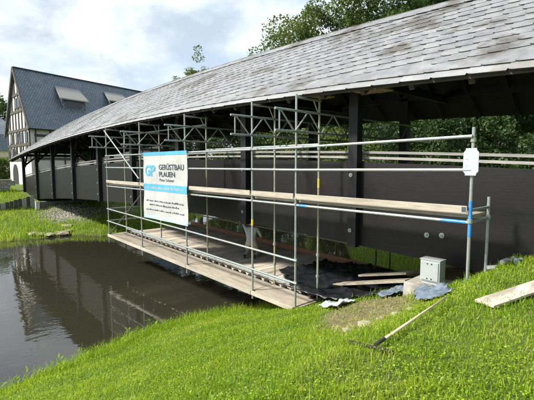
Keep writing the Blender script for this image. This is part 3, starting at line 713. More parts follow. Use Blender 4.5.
# ------------------------------------------------------------------ worker on the lower deck
def worker():
    base = Vector((-9.6, 8.1, LOW + .006 + lz(-9.6))); F = Vector((-.55, .835, 0)).normalized(); Rr = Vector((F.y, -F.x, 0))
    def P(r_, f_, z): return base + Rr * r_ + F * f_ + Vector((0, 0, z))
    V, E, RA = [], [], []
    def v(p, r_, par=None):
        V.append(p); RA.append(r_); i = len(V) - 1
        if par is not None: E.append((par, i))
        return i
    pel = v(P(0, 0, .50), .155); wai = v(P(0, .05, .66), .14, pel); che = v(P(0, .10, .82), .165, wai); nec = v(P(.0, .13, .965), .058, che)
    hd = v(P(0, .16, 1.06), .088, nec); v(P(0, .165, 1.14), .075, hd); v(P(0, .262, 1.05), .018, hd)
    for s_ in (-1, 1):
        v(P(s_ * .098, .155, 1.05), .018, hd)
        hip = v(P(s_ * .11, .01, .44), .115, pel); kn = v(P(s_ * .17, .30, .10), .075, hip); v(P(s_ * .17, .02, .085), .062, kn)
        an = v(P(s_ * .165, -.16, .075), .045, len(V) - 1); v(P(s_ * .165, -.20, .03), .04, an); v(P(s_ * .165, -.10, .02), .035, len(V) - 1)
        sh = v(P(s_ * .19, .10, .90), .075, che)
        if s_ == -1: el = v(P(-.30, .20, 1.02), .052, sh); wr = v(P(-.27, .26, 1.22), .036, el); dirh = Vector((0, 0, 1)); side = F
        else: el = v(P(.29, .16, .66), .052, sh); wr = v(P(.26, .36, .56), .036, el); dirh = (F - Vector((0, 0, .3))).normalized(); side = Rr * -1
        pw = V[wr]; pa = v(pw + dirh * .07, .032, wr)
        thumb = v(pw + dirh * .05 + side * .045, .012, wr); v(pw + dirh * .09 + side * .055, .010, thumb)
        acr = dirh.cross(side).normalized()
        for q, L in enumerate((.075, .085, .08, .062)):
            o_ = side * 0 + acr * 0 + (Rr if s_ == -1 else Vector((0, 0, 1))).cross(dirh).normalized() * ((q - 1.5) * .021)
            f1 = v(pw + dirh * .10 + o_, .0095, pa); f2 = v(pw + dirh * (.10 + L * .5) + o_ + acr * .006, .009, f1); v(pw + dirh * (.10 + L * .85) + o_ + acr * .022, .008, f2)
    me = bpy.data.meshes.new('person'); me.from_pydata([tuple(q - base) for q in V], E, [])
    o = link('person', me, None, base)
    sk = o.modifiers.new('skin', 'SKIN'); sk.use_smooth_shade = True
    for i, d in enumerate(me.skin_vertices[0].data): d.radius = (RA[i], RA[i] * .92); d.use_root = (i == 0)
    o.modifiers.new('sub', 'SUBSURF').levels = 2; o.modifiers['sub'].render_levels = 2
    dg = bpy.context.evaluated_depsgraph_get(); dg.update(); ev = o.evaluated_get(dg); m2 = bpy.data.meshes.new_from_object(ev)
    o.modifiers.clear(); o.data = m2; m2.name = 'person'
    m2.materials.clear()
    for k in ('skin', 'shirt', 'trousers', 'boot'): m2.materials.append(M[k])
    for p in m2.polygons:
        c = p.center; f_ = c.dot(F); z = c.z; r_ = c.dot(Rr)
        if f_ < -.12 and z < .16: k = 3
        elif z < .585 and f_ < .30 and abs(r_) < .24 : k = 2
        elif z < .30: k = 2
        elif z < .955 and not (r_ > .2 and z < .66) : k = 1
        elif r_ < -.17 and z < 1.12: k = 1
        else: k = 0
        p.material_index = k; p.use_smooth = True
    tag(o, 'kneeling worker in grey shirt and beige trousers reaching up under the bridge', 'person')
    # hair cap
    mb = MB(); n = 12; vs = []; fs = []
    c = P(0, .15, 1.085)
    for i in range(6):
        ph = (i / 5) * rad(100)
        for k in range(n):
            a = 2 * math.pi * k / n; q = Vector((math.sin(ph) * math.cos(a), math.sin(ph) * math.sin(a), math.cos(ph)))
            q = q - F * .02 * i; vs.append(c + q * .102)
    fs = [(i * n + k, i * n + (k + 1) % n, (i + 1) * n + (k + 1) % n, (i + 1) * n + k) for i in range(5) for k in range(n)]
    mb.add(vs, fs).build('hair', M['hair'], o, smooth=True)
worker()

# ------------------------------------------------------------------ things on the near bank
bxp = Vector((-3.10, 6.80, 0)); btop = -2.07
MB().prism([(-3.52, 6.50, btop - .45), (-2.50, 6.52, btop - .45), (-2.48, 7.22, btop - .45), (-3.54, 7.20, btop - .45)], (0.02, 0.01, .45)).build('concrete_block', M['concrete'], None, bevel=.02)
tag(bpy.data.objects['concrete_block'], 'rough concrete footing block under the grey control box', 'concrete block')
cb = thing('control_box', (bxp.x, bxp.y, btop), 'light grey metal control box on the concrete block below the bridge', 'control box')
MB().box(bxp.x - .19, bxp.x + .16, bxp.y - .11, bxp.y + .11, btop + .045, btop + .42).build('housing', M['box'], cb, bevel=.008)
MB().box(bxp.x - .165, bxp.x + .135, bxp.y - .125, bxp.y - .112, btop + .07, btop + .395).build('front_panel', M['box'], cb, bevel=.004)
MB().box(bxp.x - .17, bxp.x + .14, bxp.y - .09, bxp.y + .09, btop + .0, btop + .043).build('plinth', M['box'], cb)
MB().box(bxp.x - .20, bxp.x + .17, bxp.y - .12, bxp.y + .12, btop + .422, btop + .437).build('cover', M['box'], cb, bevel=.004)
for a in (-.055, .02):
    for z in (.10, .36): MB().tube((bxp.x + a, bxp.y - .125, btop + z), (bxp.x + a, bxp.y - .131, btop + z), .012, 10).build('screw_cap', M['black'], cb)

def sheet_on(name, poly, hfun, mat, label, cat, res=.07, amp=.04, seed=1.0, thick=.006, group=None):
    xs1 = np.array([p[0] for p in poly]); ys1 = np.array([p[1] for p in poly])
    gx_ = np.arange(xs1.min(), xs1.max() + res, res); gy_ = np.arange(ys1.min(), ys1.max() + res, res)
    mb = MB(); idx = {}; vs = []; fs = []
    for x in gx_:
        for y in gy_:
            idx[(x, y)] = len(vs)
            zz_ = hfun(x, y) + .02 + amp * abs(float(vnoise(x, y, 6.0, seed))) + amp * .6 * abs(float(vnoise(x, y, 13.0, seed + 2)))
            vs.append((x + .02 * float(vnoise(x, y, 9, seed)), y + .02 * float(vnoise(y, x, 9, seed)), zz_))
    for i in range(len(gx_) - 1):
        for j in range(len(gy_) - 1):
            cx_, cy_ = gx_[i] + res / 2, gy_[j] + res / 2
            w_ = .08 * float(vnoise(cx_, cy_, 4.0, seed + 5))
            if in_poly(np.array(cx_ + w_), np.array(cy_ - w_), poly): fs.append((idx[(gx_[i], gy_[j])], idx[(gx_[i + 1], gy_[j])], idx[(gx_[i + 1], gy_[j + 1])], idx[(gx_[i], gy_[j + 1])]))
    used = sorted({k for f in fs for k in f}); mp2 = {k: n for n, k in enumerate(used)}
    mb.add([vs[k] for k in used], [tuple(mp2[k] for k in f) for f in fs])
    o = mb.build(name, mat, None, smooth=True)
    so_ = o.modifiers.new('thickness', 'SOLIDIFY'); so_.thickness = thick
    return tag(o, label, cat, group)
def deckz(x, y):                                    # the sheet lies over the deck end, then over the bank
    return max(gz(x, y), LOW + .01) if (x < -5.6 and y > 6.0) else gz(x, y)
def smooth_h(x, y): return sum(deckz(x + a, y + b) for a in (-.3, 0, .3) for b in (-.2, .2)) / 6
sheet_on('black_tarpaulin', [(-7.6, 7.4), (-6.3, 6.55), (-5.3, 6.5), (-4.3, 6.75), (-4.1, 7.4), (-4.6, 9.2), (-6.0, 9.75), (-7.4, 9.0)], lambda x, y: max(smooth_h(x, y), LOW + .03), M['tarp'], 'crumpled black tarpaulin spread over the scaffold deck end and bank', 'tarpaulin', amp=.10)
def hp(px, py): q = hit_ground(px, py); return (q.x, q.y)
sheet_on('blue_grey_sheet', [hp(376, 300), hp(392, 298), hp(411, 294), hp(411, 288), hp(402, 287)], lambda x, y: gz(x, y) + .02, M['tarp_blue'], 'crumpled blue grey plastic sheet left of the concrete block', 'plastic sheet', res=.05, amp=.10, seed=4)
sheet_on('blue_grey_sheet', [hp(417, 304), hp(430, 303.5), hp(448, 297), hp(448, 291), hp(414, 292)], lambda x, y: gz(x, y) + .02, M['tarp_blue'], 'crumpled blue grey plastic sheet in front of the concrete block', 'plastic sheet', res=.05, amp=.10, seed=7)
sheet_on('white_sheet', [hp(318, 311), hp(330, 311), hp(347, 306), hp(356, 302.5), hp(346, 303), hp(328, 306.5)], lambda x, y: gz(x, y) + .03, M['tarp_white'], 'strip of white plastic sheet at the edge of the bare earth', 'plastic sheet', res=.05, amp=.08, seed=9)
def board(name, pa, pb, w, th, mat, label, lift=.03):
    a, b = Vector(pa), Vector(pb); mb = MB(); d = (b - a).normalized(); sd = Vector((-d.y, d.x, 0)).normalized() * w / 2; up = d.cross(sd).normalized(); up = up if up.z > 0 else -up
    mb.prism([a - sd, b - sd, b + sd, a + sd], up * th); o = mb.build(name, mat, None, bevel=.004); return tag(o, label, 'board')
q1, q2 = on_y(336, 285, 7.55), on_y(409, 281.5, 7.42)
board('plank', (q1.x, 7.55, q1.z), (q2.x, 7.42, q2.z), .26, .05, M['plank'], 'weathered plank bridging the black tarpaulin towards the concrete block')
q1, q2 = on_y(362, 276, 8.0), on_y(410, 274, 7.75)
board('plank', (q1.x, 8.0, q1.z), (q2.x, 7.75, q2.z), .24, .05, M['plank'], 'shorter plank behind, under the bridge above the black tarpaulin')
a_ = hit_ground(484, 307); b_ = hit_ground(548, 292)
dirb = (b_ - a_).normalized()
bb = a_ + dirb * 2.2; bb.z = gz(bb.x, bb.y)
board('bleached_board', a_ + Vector((0, 0, .02)), bb + Vector((0, 0, .05)), .24, .03, M['white_board'], 'wide bleached board lying on the grass slope beside the bridge')
# rake
ra_, rb_ = hit_ground(381, 347), hit_ground(446, 306)
rk = thing('rake', ra_, 'rake with pale wooden handle and dark iron head lying in the grass', 'rake')
ha, hb = ra_ + Vector((0, 0, .05)), rb_ + Vector((0, 0, .10))
MB().tube(ha, hb, .0125, 10, .011).build('handle', M['handle'], rk, smooth=True)
h0, h1 = hit_ground(348, 345), hit_ground(393, 355)
hd_ = MB().beam(h0 + Vector((0, 0, .035)), h1 + Vector((0, 0, .02)), .028, .026).build('head', M['rust'], rk, bevel=.005)
for k in range(14):
    p = h0.lerp(h1, (k + .5) / 14) + Vector((0, 0, .04)); MB().tube(p, p + Vector((.03, -.05, -.03)), .006, 6, .003).build('tine', M['rust'], hd_)
MB().tube(ha - (hb - ha).normalized() * .10, ha + (hb - ha).normalized() * .06, .016, 8).build('socket', M['rust'], rk)
# edging stones along the bare earth
def rock(name, p, r, mat, label, group, seed, flat=.5, cat='stone'):
    bm = bmesh.new(); bmesh.ops.create_icosphere(bm, subdivisions=2, radius=1)
    rr = random.Random(seed); sx, sy, sz = r * rr.uniform(.8, 1.3), r * rr.uniform(.7, 1.0), r * flat * rr.uniform(.8, 1.2); az = rr.uniform(0, 3.1)
    for v_ in bm.verts:
        n_ = noise.noise(v_.co * 1.4 + Vector((seed * 3.1, 0, 0))) * .45; c = v_.co * (1 + n_)
        x_, y_ = c.x * sx, c.y * sy; v_.co = (x_ * math.cos(az) - y_ * math.sin(az), x_ * math.sin(az) + y_ * math.cos(az), c.z * sz)
    me = bpy.data.meshes.new(name); bm.to_mesh(me); bm.free(); me.materials.append(mat)
    o = link(name, me, None, (p[0], p[1], p[2] + r * flat * .1)); return tag(o, label, cat, group)
for k, (px, py, r_) in enumerate(((347, 331, .08), (366, 325, .10), (381, 320, .09), (396, 315, .09), (412, 310, .07))):
    rock('edging_stone', hit_ground(px, py), r_ * .8, M['tan_stone'], ['small pale edging stone nearest the rake head', 'largest pale edging stone beside the bare earth', 'pale edging stone in the middle of the row beside bare earth', 'pale edging stone fourth from the rake head', 'small edging stone nearest the blue grey sheet'][k], 'edging stones of the bare earth', k + 1)
# clods and pebbles on the bare earth
mb = MB(); r = random.Random(31); dx0, dx1 = min(p[0] for p in DIRT_POLY), max(p[0] for p in DIRT_POLY); dy0, dy1 = min(p[1] for p in DIRT_POLY), max(p[1] for p in DIRT_POLY)
for k in range(420):
    x_, y_ = r.uniform(dx0, dx1), r.uniform(dy0, dy1)
    if float(dirt_mask(x_, y_)) < .5: continue
    s_ = .005 + .02 * r.random() ** 3; c = Vector((x_, y_, gz(x_, y_) + s_ * .3)); d = Vector((r.uniform(-1, 1), r.uniform(-1, 1), r.uniform(-.4, .4))).normalized() * s_
    mb.tube(c - d, c + d * .7, s_ * .8, 5, s_ * .5)
tag(mb.build('earth_clods', M['earth'], None), 'small clods and pebbles scattered on the bare earth patch', 'pebbles', kind='stuff')
# spare scaffold clamp lying by the end standard
cl = thing('scaffold_coupler', (-2.0, 6.75, gz(-2.0, 6.75)), 'loose grey scaffold couplers dropped between the end posts', 'coupler')
for k, (dx, dy, a) in enumerate(((-.12, -.1, .4), (.02, .02, 1.3), (.14, .08, 2.2))):
    z = gz(-2 + dx, 6.75 + dy) + .06
    c = Vector((-2 + dx, 6.75 + dy, z)); d = Vector((math.cos(a), math.sin(a), .15)) * .07
    MB().tube(c - d, c + d, .045, 8).tube(c + Vector((.03, .03, .02)), c + Vector((.09, -.02, .05)), .018, 6).build('clamp', M['steel'], cl)

# ------------------------------------------------------------------ far bank: retaining boards, stones, wall
rw = thing('board_retaining_wall', (-31.6, 5.2, -3.1), 'dark upright board retaining wall left of the far bridge end', 'wall')
y = 2.6
while y < 6.75:
    t_ = np.interp(y, [2.6, 5.1, 6.75], [-2.75, -2.5, -2.12]); MB().box(-31.66, -31.58, y + .012, y + .24, -3.6, t_ + random.uniform(-.02, .02)).build('board', M['rail_wood' if random.random() < .3 else 'timber'], rw); y += .25
rw2 = thing('board_retaining_wall', (-31.6, 13, -3.1), 'dark upright board retaining wall right of the far bridge end', 'wall')
y = 11.85
while y < 15.6:
    t_ = np.interp(y, [11.8, 16], [-2.2, -2.75]); MB().box(-31.66, -31.58, y + .012, y + .24, -3.6, t_ + random.uniform(-.02, .02)).build('board', M['timber'], rw2); y += .25
stl = ['flat grey boulder at the far water edge, leftmost of the row', 'low grey boulder at the far water edge, second from left', 'long pale slab stone at the far water edge', 'grey boulder right of the pale slab at the far water edge', 'grey boulder highest on the gravel apron', 'round grey boulder furthest right at the far water edge']
for k, (px, py, r_) in enumerate(((34, 234, .32), (41, 234.5, .36), (49, 234.5, .45), (61, 233.5, .48), (66, 226, .4), (69, 231, .3))):
    p = hit_ground(px, py); rock('boulder', p, r_ * .9, M['tan_stone'], stl[k], 'boulders on the far bank', 20 + k, .28, 'boulder')
mb = MB(); r = random.Random(5)
for k in range(900):
    x_ = r.gauss(-28.8, 1.3); y_ = r.gauss(8.4, 1.25)
    if float(gravel_mask(x_, y_)) < .3: continue
    z_ = gz(x_, y_); s_ = r.uniform(.02, .06); d = Vector((r.uniform(-1, 1), r.uniform(-1, 1), r.uniform(-.3, .3))).normalized() * s_
    c = Vector((x_, y_, z_ + s_ * .2)); mb.tube(c - d, c + d * .8, s_ * .8, 6, s_ * .55)
tag(mb.build('rubble', M['gravel'], None), 'grey rubble apron below the far bridge end', 'rubble', kind='stuff')
sw = thing('stone_wall', (-37.6, 4.5, -2.1), 'low old rubble stone wall on the far bank below the timber framed house', 'wall')
r = random.Random(9); mbs = MB()
for row in range(5):
    y = -1.0 + r.uniform(0, .3)
    while y < 6.3:
        L = r.uniform(.3, .6); z = -2.25 + row * .2
        MBx = mbs.box(-37.85 + r.uniform(0, .05), -37.4 + r.uniform(-.03, .05), y, y + L - .025, z, z + .18); y += L
o = mbs.build('stonework', M['gravel'], sw); o['kind'] = 'stuff'
MB().box(-37.9, -37.35, -1.0, 6.6, -1.24, -1.16).build('coping', M['concrete'], sw)

# ------------------------------------------------------------------ timber framed house
HA = Vector((-40.5, 8.72, 0)); hd1 = Vector((-.264, .965, 0)).normalized(); hd2 = Vector((-1, -.037, 0)).normalized()   # along ridge, along gable
HWD, HLEN, HEZ, HRZ, HGZ = 9.0, 20.0, 3.26, 9.25, -2.4
def hpnt(a, b, z): q = HA + hd1 * a + hd2 * b; return Vector((q.x, q.y, z))      # a along the ridge from the gable, b across from the near eave
hs_ = thing('timber_framed_house', hpnt(0, HWD / 2, HGZ), 'large half timbered house with steep blue grey slate roof at the far bridge end', 'house')
w0, w1 = .55, HWD - .55
apex = HRZ - .35; ez = HEZ + .35
MB().add([hpnt(.12, w0, HGZ), hpnt(.12, w1, HGZ), hpnt(.12, w1, ez), hpnt(.12, HWD / 2, apex), hpnt(.12, w0, ez)] + [hpnt(HLEN - .5, w0, HGZ), hpnt(HLEN - .5, w1, HGZ), hpnt(HLEN - .5, w1, ez), hpnt(HLEN - .5, HWD / 2, apex), hpnt(HLEN - .5, w0, ez)],
         [(0, 1, 2, 3, 4), (9, 8, 7, 6, 5), (0, 4, 9, 5), (1, 6, 7, 2), (0, 5, 6, 1), (4, 3, 8, 9), (3, 2, 7, 8)]).build('wall', M['plaster'], hs_)
def slope_roof(name, pts, mat, parent, thick=.16):
    """pts: eave0, eave1, ridge1, ridge0 ; UVs in metres"""
    e0, e1, r1_, r0_ = pts; n_ = (e1 - e0).cross(r0_ - e0).normalized(); n_ = n_ if n_.z > 0 else -n_
    mb = MB(); mb.prism([p for p in pts], -n_ * thick); o = mb.build(name, mat, parent)
    me = o.data; uv = me.uv_layers.new(name='UVMap'); U = (e1 - e0).normalized(); Vv = n_.cross(U); root = parent
    while root.parent: root = root.parent
    for l in me.loops:
        q = me.vertices[l.vertex_index].co + Vector(root.location) - e0; uv.data[l.index].uv = (q.dot(U), q.dot(Vv))
    return o
hr = slope_roof('roof', [hpnt(-.10, 0, HEZ), hpnt(HLEN, 0, HEZ), hpnt(HLEN, HWD / 2, HRZ), hpnt(-.10, HWD / 2, HRZ)], M['house_slate'], hs_)
slope_roof('roof', [hpnt(-.10, HWD, HEZ - .3), hpnt(HLEN, HWD, HEZ - .3), hpnt(HLEN, HWD / 2, HRZ), hpnt(-.10, HWD / 2, HRZ)], M['house_slate'], hs_)
for b_ in (0.0, HWD):
    MB().beam(hpnt(-.13, b_, HEZ - .12 - (.3 if b_ else 0)), hpnt(-.13, HWD / 2, HRZ - .08), .08, .34).build('verge_board', M['timber'], hr)
MB().beam(hpnt(-.10, HWD / 2, HRZ + .02), hpnt(HLEN, HWD / 2, HRZ + .02), .3, .08).build('ridge_cap', M['house_slate'], hr)
def gb(b0, z0, b1, z1, w_=.24): MB().beam(hpnt(.09, b0, z0), hpnt(.09, b1, z1), .10, w_).build('timber', M['timber'], hs_)
zlim = lambda b_: ez + (apex - ez) * (1 - abs(b_ - HWD / 2) / (HWD / 2 - .55))
for z in (.5, 1.9, 3.3, 5.1, 6.7, 8.2):
    half = (HWD / 2 - .55) if z < ez else (HWD / 2 - .55) * (apex - z) / (apex - ez)
    gb(HWD / 2 - half, z, HWD / 2 + half, z)
for b_ in np.linspace(w0 + .1, w1 - .1, 8):
    gb(b_, .5, b_, min(zlim(b_), 9.3), .2)
for b_, s_ in ((1.0, 1), (HWD - 1.0, -1), (3.2, 1), (HWD - 3.2, -1)): gb(b_, .6, b_ + s_ * .95, 3.2, .2)
def win(b_, z, w_, h_):
    f = MB().prism([hpnt(.05, b_ - w_ / 2, z), hpnt(.05, b_ + w_ / 2, z), hpnt(.05, b_ + w_ / 2, z + h_), hpnt(.05, b_ - w_ / 2, z + h_)], hd1 * .1).build('window', M['timber'], hs_)
    for q in (-1, 1): MB().prism([hpnt(.02, b_ + q * w_ / 4 - w_ * .19, z + .08), hpnt(.02, b_ + q * w_ / 4 + w_ * .19, z + .08), hpnt(.02, b_ + q * w_ / 4 + w_ * .19, z + h_ - .08), hpnt(.02, b_ + q * w_ / 4 - w_ * .19, z + h_ - .08)], hd1 * .028).build('pane', M['glass'], f)
for b_, z in ((3.5, 5.35), (4.6, 5.35), (1.6, 2.05), (3.1, 2.05), (4.9, 2.05), (6.9, 2.05), (1.6, .65), (6.9, .65)): win(b_, z, .85, 1.0)
# arched doorway at the foot of the gable
arc = [hpnt(.08, 6.2 - 1.0, HGZ)] + [hpnt(.08, 6.2 + math.cos(a) * 1.0, -.9 + math.sin(a) * 1.0) for a in np.linspace(math.pi, 0, 11)][0:] + [hpnt(.08, 6.2 + 1.0, HGZ)]
MB().prism(arc, hd1 * .05).build('door', M['black'], hs_)
# eave-side frame seen through the bridge
for a in np.arange(.6, HLEN - .4, 1.35):
    MB().beam(hpnt(a, w0 - .03, HGZ), hpnt(a, w0 - .03, ez - .4), .10, .22).build('timber', M['timber'], hs_)
for z in (-.6, .6, 1.8, 2.7): MB().beam(hpnt(.5, w0 - .035, z), hpnt(HLEN - .5, w0 - .035, z), .10, .22).build('timber', M['timber'], hs_)
# shed dormers
def dormer(a, t, w_, ln):
    bb_ = HWD / 2 * t; zb_ = HEZ + (HRZ - HEZ) * t; t2 = t + ln; bt = HWD / 2 * t2; zt2 = HEZ + (HRZ - HEZ) * t2
    hf = 1.05
    d = MB().add([hpnt(a - w_ / 2, bb_, zb_ - .05), hpnt(a + w_ / 2, bb_, zb_ - .05), hpnt(a + w_ / 2, bb_, zb_ + hf), hpnt(a - w_ / 2, bb_, zb_ + hf), hpnt(a - w_ / 2, bt, zt2), hpnt(a + w_ / 2, bt, zt2)],
                 [(0, 1, 2, 3), (0, 3, 4), (1, 5, 2), (3, 2, 5, 4)]).build('dormer', M['house_slate'], hr)
    if not d.data.uv_layers: d.data.uv_layers.new(name='UVMap')
    MB().prism([hpnt(a - w_ / 2 - .3, bb_ - .35, zb_ + hf - .12), hpnt(a + w_ / 2 + .3, bb_ - .35, zb_ + hf - .12), hpnt(a + w_ / 2 + .05, bt + .25, zt2 + .33), hpnt(a - w_ / 2 - .05, bt + .25, zt2 + .33)], (0, 0, .12)).build('dormer_roof', M['rail_wood'], d)
    MB().prism([hpnt(a - w_ / 3, bb_ - .03, zb_ + .25), hpnt(a + w_ / 3, bb_ - .03, zb_ + .25), hpnt(a + w_ / 3, bb_ - .03, zb_ + hf - .2), hpnt(a - w_ / 3, bb_ - .03, zb_ + hf - .2)], hd2 * .02).build('window', M['glass'], d)
dormer(4.9, .37, 2.5, .34); dormer(10.6, .47, 2.4, .30)

# neighbouring house further left
nh = thing('blue_roofed_house', (-84, 12, -2), 'cream house with blue slate mansard roof behind the timber framed gable', 'house')
MB().box(-90, -80, 4, 17.5, -2, 2.4).build('wall', M['cream'], nh)
mbr = MB(); x0, x1, y0, y1 = -90.4, -79.6, 3.6, 17.9
mbr.add([(x0, y0, 2.4), (x1, y0, 2.4), (x1, y1, 2.4), (x0, y1, 2.4), (x0 + 1, y0 + 1, 5.2), (x1 - 1, y0 + 1, 5.2), (x1 - 1, y1 - 1, 5.2), (x0 + 1, y1 - 1, 5.2), (-85, y0 + 4, 8.2), (-85, y1 - 4, 8.2)],
        [(0, 3, 2, 1), (0, 1, 5, 4), (1, 2, 6, 5), (2, 3, 7, 6), (3, 0, 4, 7), (4, 5, 8), (5, 6, 9, 8), (6, 7, 9), (7, 4, 8, 9)])
o = mbr.build('roof', M['house_slate'], nh); uvl = o.data.uv_layers.new(name='UVMap')
for l in o.data.loops: q = o.data.vertices[l.vertex_index].co; uvl.data[l.index].uv = (q.y, q.z * 1.2)
for yy in (6.5, 10, 13.5): MB().box(-79.98, -79.9, yy, yy + 1.1, -.2, 1.3).build('window', M['glass'], nh)

# ------------------------------------------------------------------ trees
def tree(name, base, H, cr, nleaf, lsize, mat, label, seed, crown_lo=.3, sparse=1.0, group='trees beyond the bridge', cat='tree', squash=1.0):
    r = random.Random(seed); g = np.random.default_rng(seed)
    root = thing(name, base, label, cat, group); base = Vector(base)
    tr = MB(); tips = []
    lean = Vector((r.uniform(-.05, .05), r.uniform(-.05, .05), 1))
    tp = [base + lean * (H * .82 * k / 6) + Vector((r.uniform(-.1, .1), r.uniform(-.1, .1), 0)) * (k > 0) for k in range(7)]
    r0 = H * .022
    tr.path([tp[0] - Vector((0, 0, .3))] + tp, [r0 * 1.3] + [r0 * (1 - .14 * k) for k in range(7)], 8)
    nl = int(11 + H * .6)
    for k in range(nl):
        f = crown_lo + (1 - crown_lo) * (k + .5) / nl; h = f * H * .80
        i = min(int(h / (H * .82) * 6), 5); b0 = tp[i].lerp(tp[i + 1], h / (H * .82) * 6 - i)
        prof = math.sin(math.pi * min(max((f - crown_lo * .7) / (1.08 - crown_lo * .7), .05), .95)) ** .7
        az = k * 2.4 + r.uniform(-.4, .4); L = cr * prof * r.uniform(.65, 1.05)
        d = Vector((math.cos(az), math.sin(az), r.uniform(.15, .6)))
        mid_ = b0 + d * L * .55; end = b0 + d * L + Vector((0, 0, L * .12))
        tr.path([b0, mid_, end], [r0 * .42 * (1.1 - f * .6), r0 * .25, r0 * .07], 5)
        for q in range(7):
            u = r.uniform(.35, 1.08); c = b0 + d * L * u + Vector((r.gauss(0, .16) * L, r.gauss(0, .16) * L, r.gauss(.05, .14) * L))
            tips.append((c, r.uniform(.35, .85) * cr * .30))
        tips.append((end, cr * .2))
    tips.append((tp[-1] + Vector((0, 0, H * .08)), cr * .25)); tips.append((tp[-1] + Vector((0, 0, H * .14)), cr * .16))
    tr.build('trunk', M['bark'], root)
    C = np.array([tuple(c - base) for c, _ in tips]); Rr = np.array([q for _, q in tips])
    w = Rr ** 1.6; idx = g.choice(len(tips), size=int(nleaf * sparse), p=w / w.sum()); n = len(idx)
    dv = g.normal(size=(n, 3)); dv /= np.linalg.norm(dv, axis=1, keepdims=True)
    P_ = C[idx] + dv * (Rr[idx] * g.uniform(.35, 1.0, n) ** .6)[:, None] * np.array([1, 1, .75 * squash])
    nr = g.normal(size=(n, 3)) + np.array([0, 0, .8]); nr /= np.linalg.norm(nr, axis=1, keepdims=True)
    t1 = np.cross(nr, g.normal(size=(n, 3))); t1 /= np.linalg.norm(t1, axis=1, keepdims=True); t2 = np.cross(nr, t1)
    sz = lsize * g.uniform(.6, 1.3, n)[:, None]
    v = np.stack([P_ - t1 * sz, P_ + t2 * sz * .55 + nr * sz * .12, P_ + t1 * sz, P_ - t2 * sz * .55 + nr * sz * .12], 1).reshape(-1, 3)
    me = np_mesh('crown', v, np.arange(4 * n), np.full(n, 4), mat)
    link('crown', me, root)
def gpos(px, t):
    d = ray(px, 165); q = Vector((d.x, d.y, 0)).normalized(); sc_ = t / (q.x * FH.x + q.y * FH.y); q *= sc_
    return (q.x, q.y, gz(q.x, q.y) - .05)
tree('broadleaf_tree', gpos(345, 31), 18, 5.6, 40000, .12, M['leaf_c'], 'tall green broadleaf tree rising above the bridge ridge, leftmost of the big ones', 11)
tree('broadleaf_tree', gpos(415, 29), 19, 5.4, 40000, .12, M['leaf_a'], 'tall dark broadleaf tree above the ridge in the middle of the big ones', 12)
tree('broadleaf_tree', gpos(500, 26), 17, 5.2, 34000, .12, M['leaf_a'], 'tall broadleaf tree behind the near end of the bridge, rightmost', 13)
tree('slender_tree', gpos(200, 47), 17.4, 3.4, 13000, .11, M['leaf_c'], 'sparse treetop peeping over the bridge ridge beside the open sky', 14, .35, 1.0)
tree('shade_tree', gpos(430, 19), 6.0, 3.2, 30000, .07, M['leaf_b'], 'low dark leafy tree seen through the bridge left of the notice board', 15, .08, group='low trees seen through the bridge')
tree('shade_tree', gpos(500, 18), 6.0, 3.2, 30000, .07, M['leaf_b'], 'low dark leafy tree seen through the bridge right of the notice board', 16, .08, group='low trees seen through the bridge')
tree('shade_tree', gpos(585, 17), 6.5, 3.3, 26000, .07, M['leaf_a'], 'low leafy tree behind the right edge of the bridge opening', 17, .08, group='low trees seen through the bridge')
tree('shade_tree', gpos(372, 24), 7.0, 3.0, 22000, .08, M['leaf_c'], 'pale green low tree seen through the bridge beside the near dark post', 18, .1, group='low trees seen through the bridge')
tree('shade_tree', gpos(318, 30), 9.5, 3.6, 22000, .10, M['leaf_c'], 'pale green low tree seen through the bridge between the near standards', 19, .1, group='low trees seen through the bridge')
tree('shade_tree', gpos(268, 44), 11.0, 4.6, 20000, .13, M['leaf_a'], 'low tree on the far bank seen through the middle of the bridge', 20, .1, group='low trees seen through the bridge')
tree('shade_tree', gpos(222, 48), 10, 4.5, 18000, .13, M['leaf_c'], 'low tree on the far bank seen through the bridge right of the banner', 21, .1, group='low trees seen through the bridge')
tree('shade_tree', gpos(175, 54), 9, 4.2, 12000, .14, M['leaf_a'], 'low tree on the far bank seen through the bridge above the banner', 22, .1, group='low trees seen through the bridge')
tree('shade_tree', gpos(245, 40), 9.5, 4.0, 16000, .12, M['leaf_b'], 'dark low tree on the far bank seen through the bridge behind the worker', 31, .06, group='low trees seen through the bridge')
tree('shade_tree', gpos(292, 37), 9.5, 4.2, 18000, .12, M['leaf_a'], 'low tree on the far bank seen between the two right hand lattice girders', 32, .06, group='low trees seen through the bridge')
tree('shade_tree', gpos(340, 33), 8.0, 4.0, 18000, .11, M['leaf_b'], 'dark low tree seen through the bridge left of the near dark post', 33, .06, group='low trees seen through the bridge')
tree('garden_tree', gpos(-6, 96), 20, 6.5, 9000, .36, M['leaf_a'], 'distant green tree left of the timber framed gable', 23, .2, group='trees behind the houses')
tree('garden_bush', gpos(2, 46), 2.6, 2.2, 5000, .13, M['leaf_c'], 'round yellow green bush behind the rubble stone wall', 24, .05, group='trees behind the houses', cat='bush')
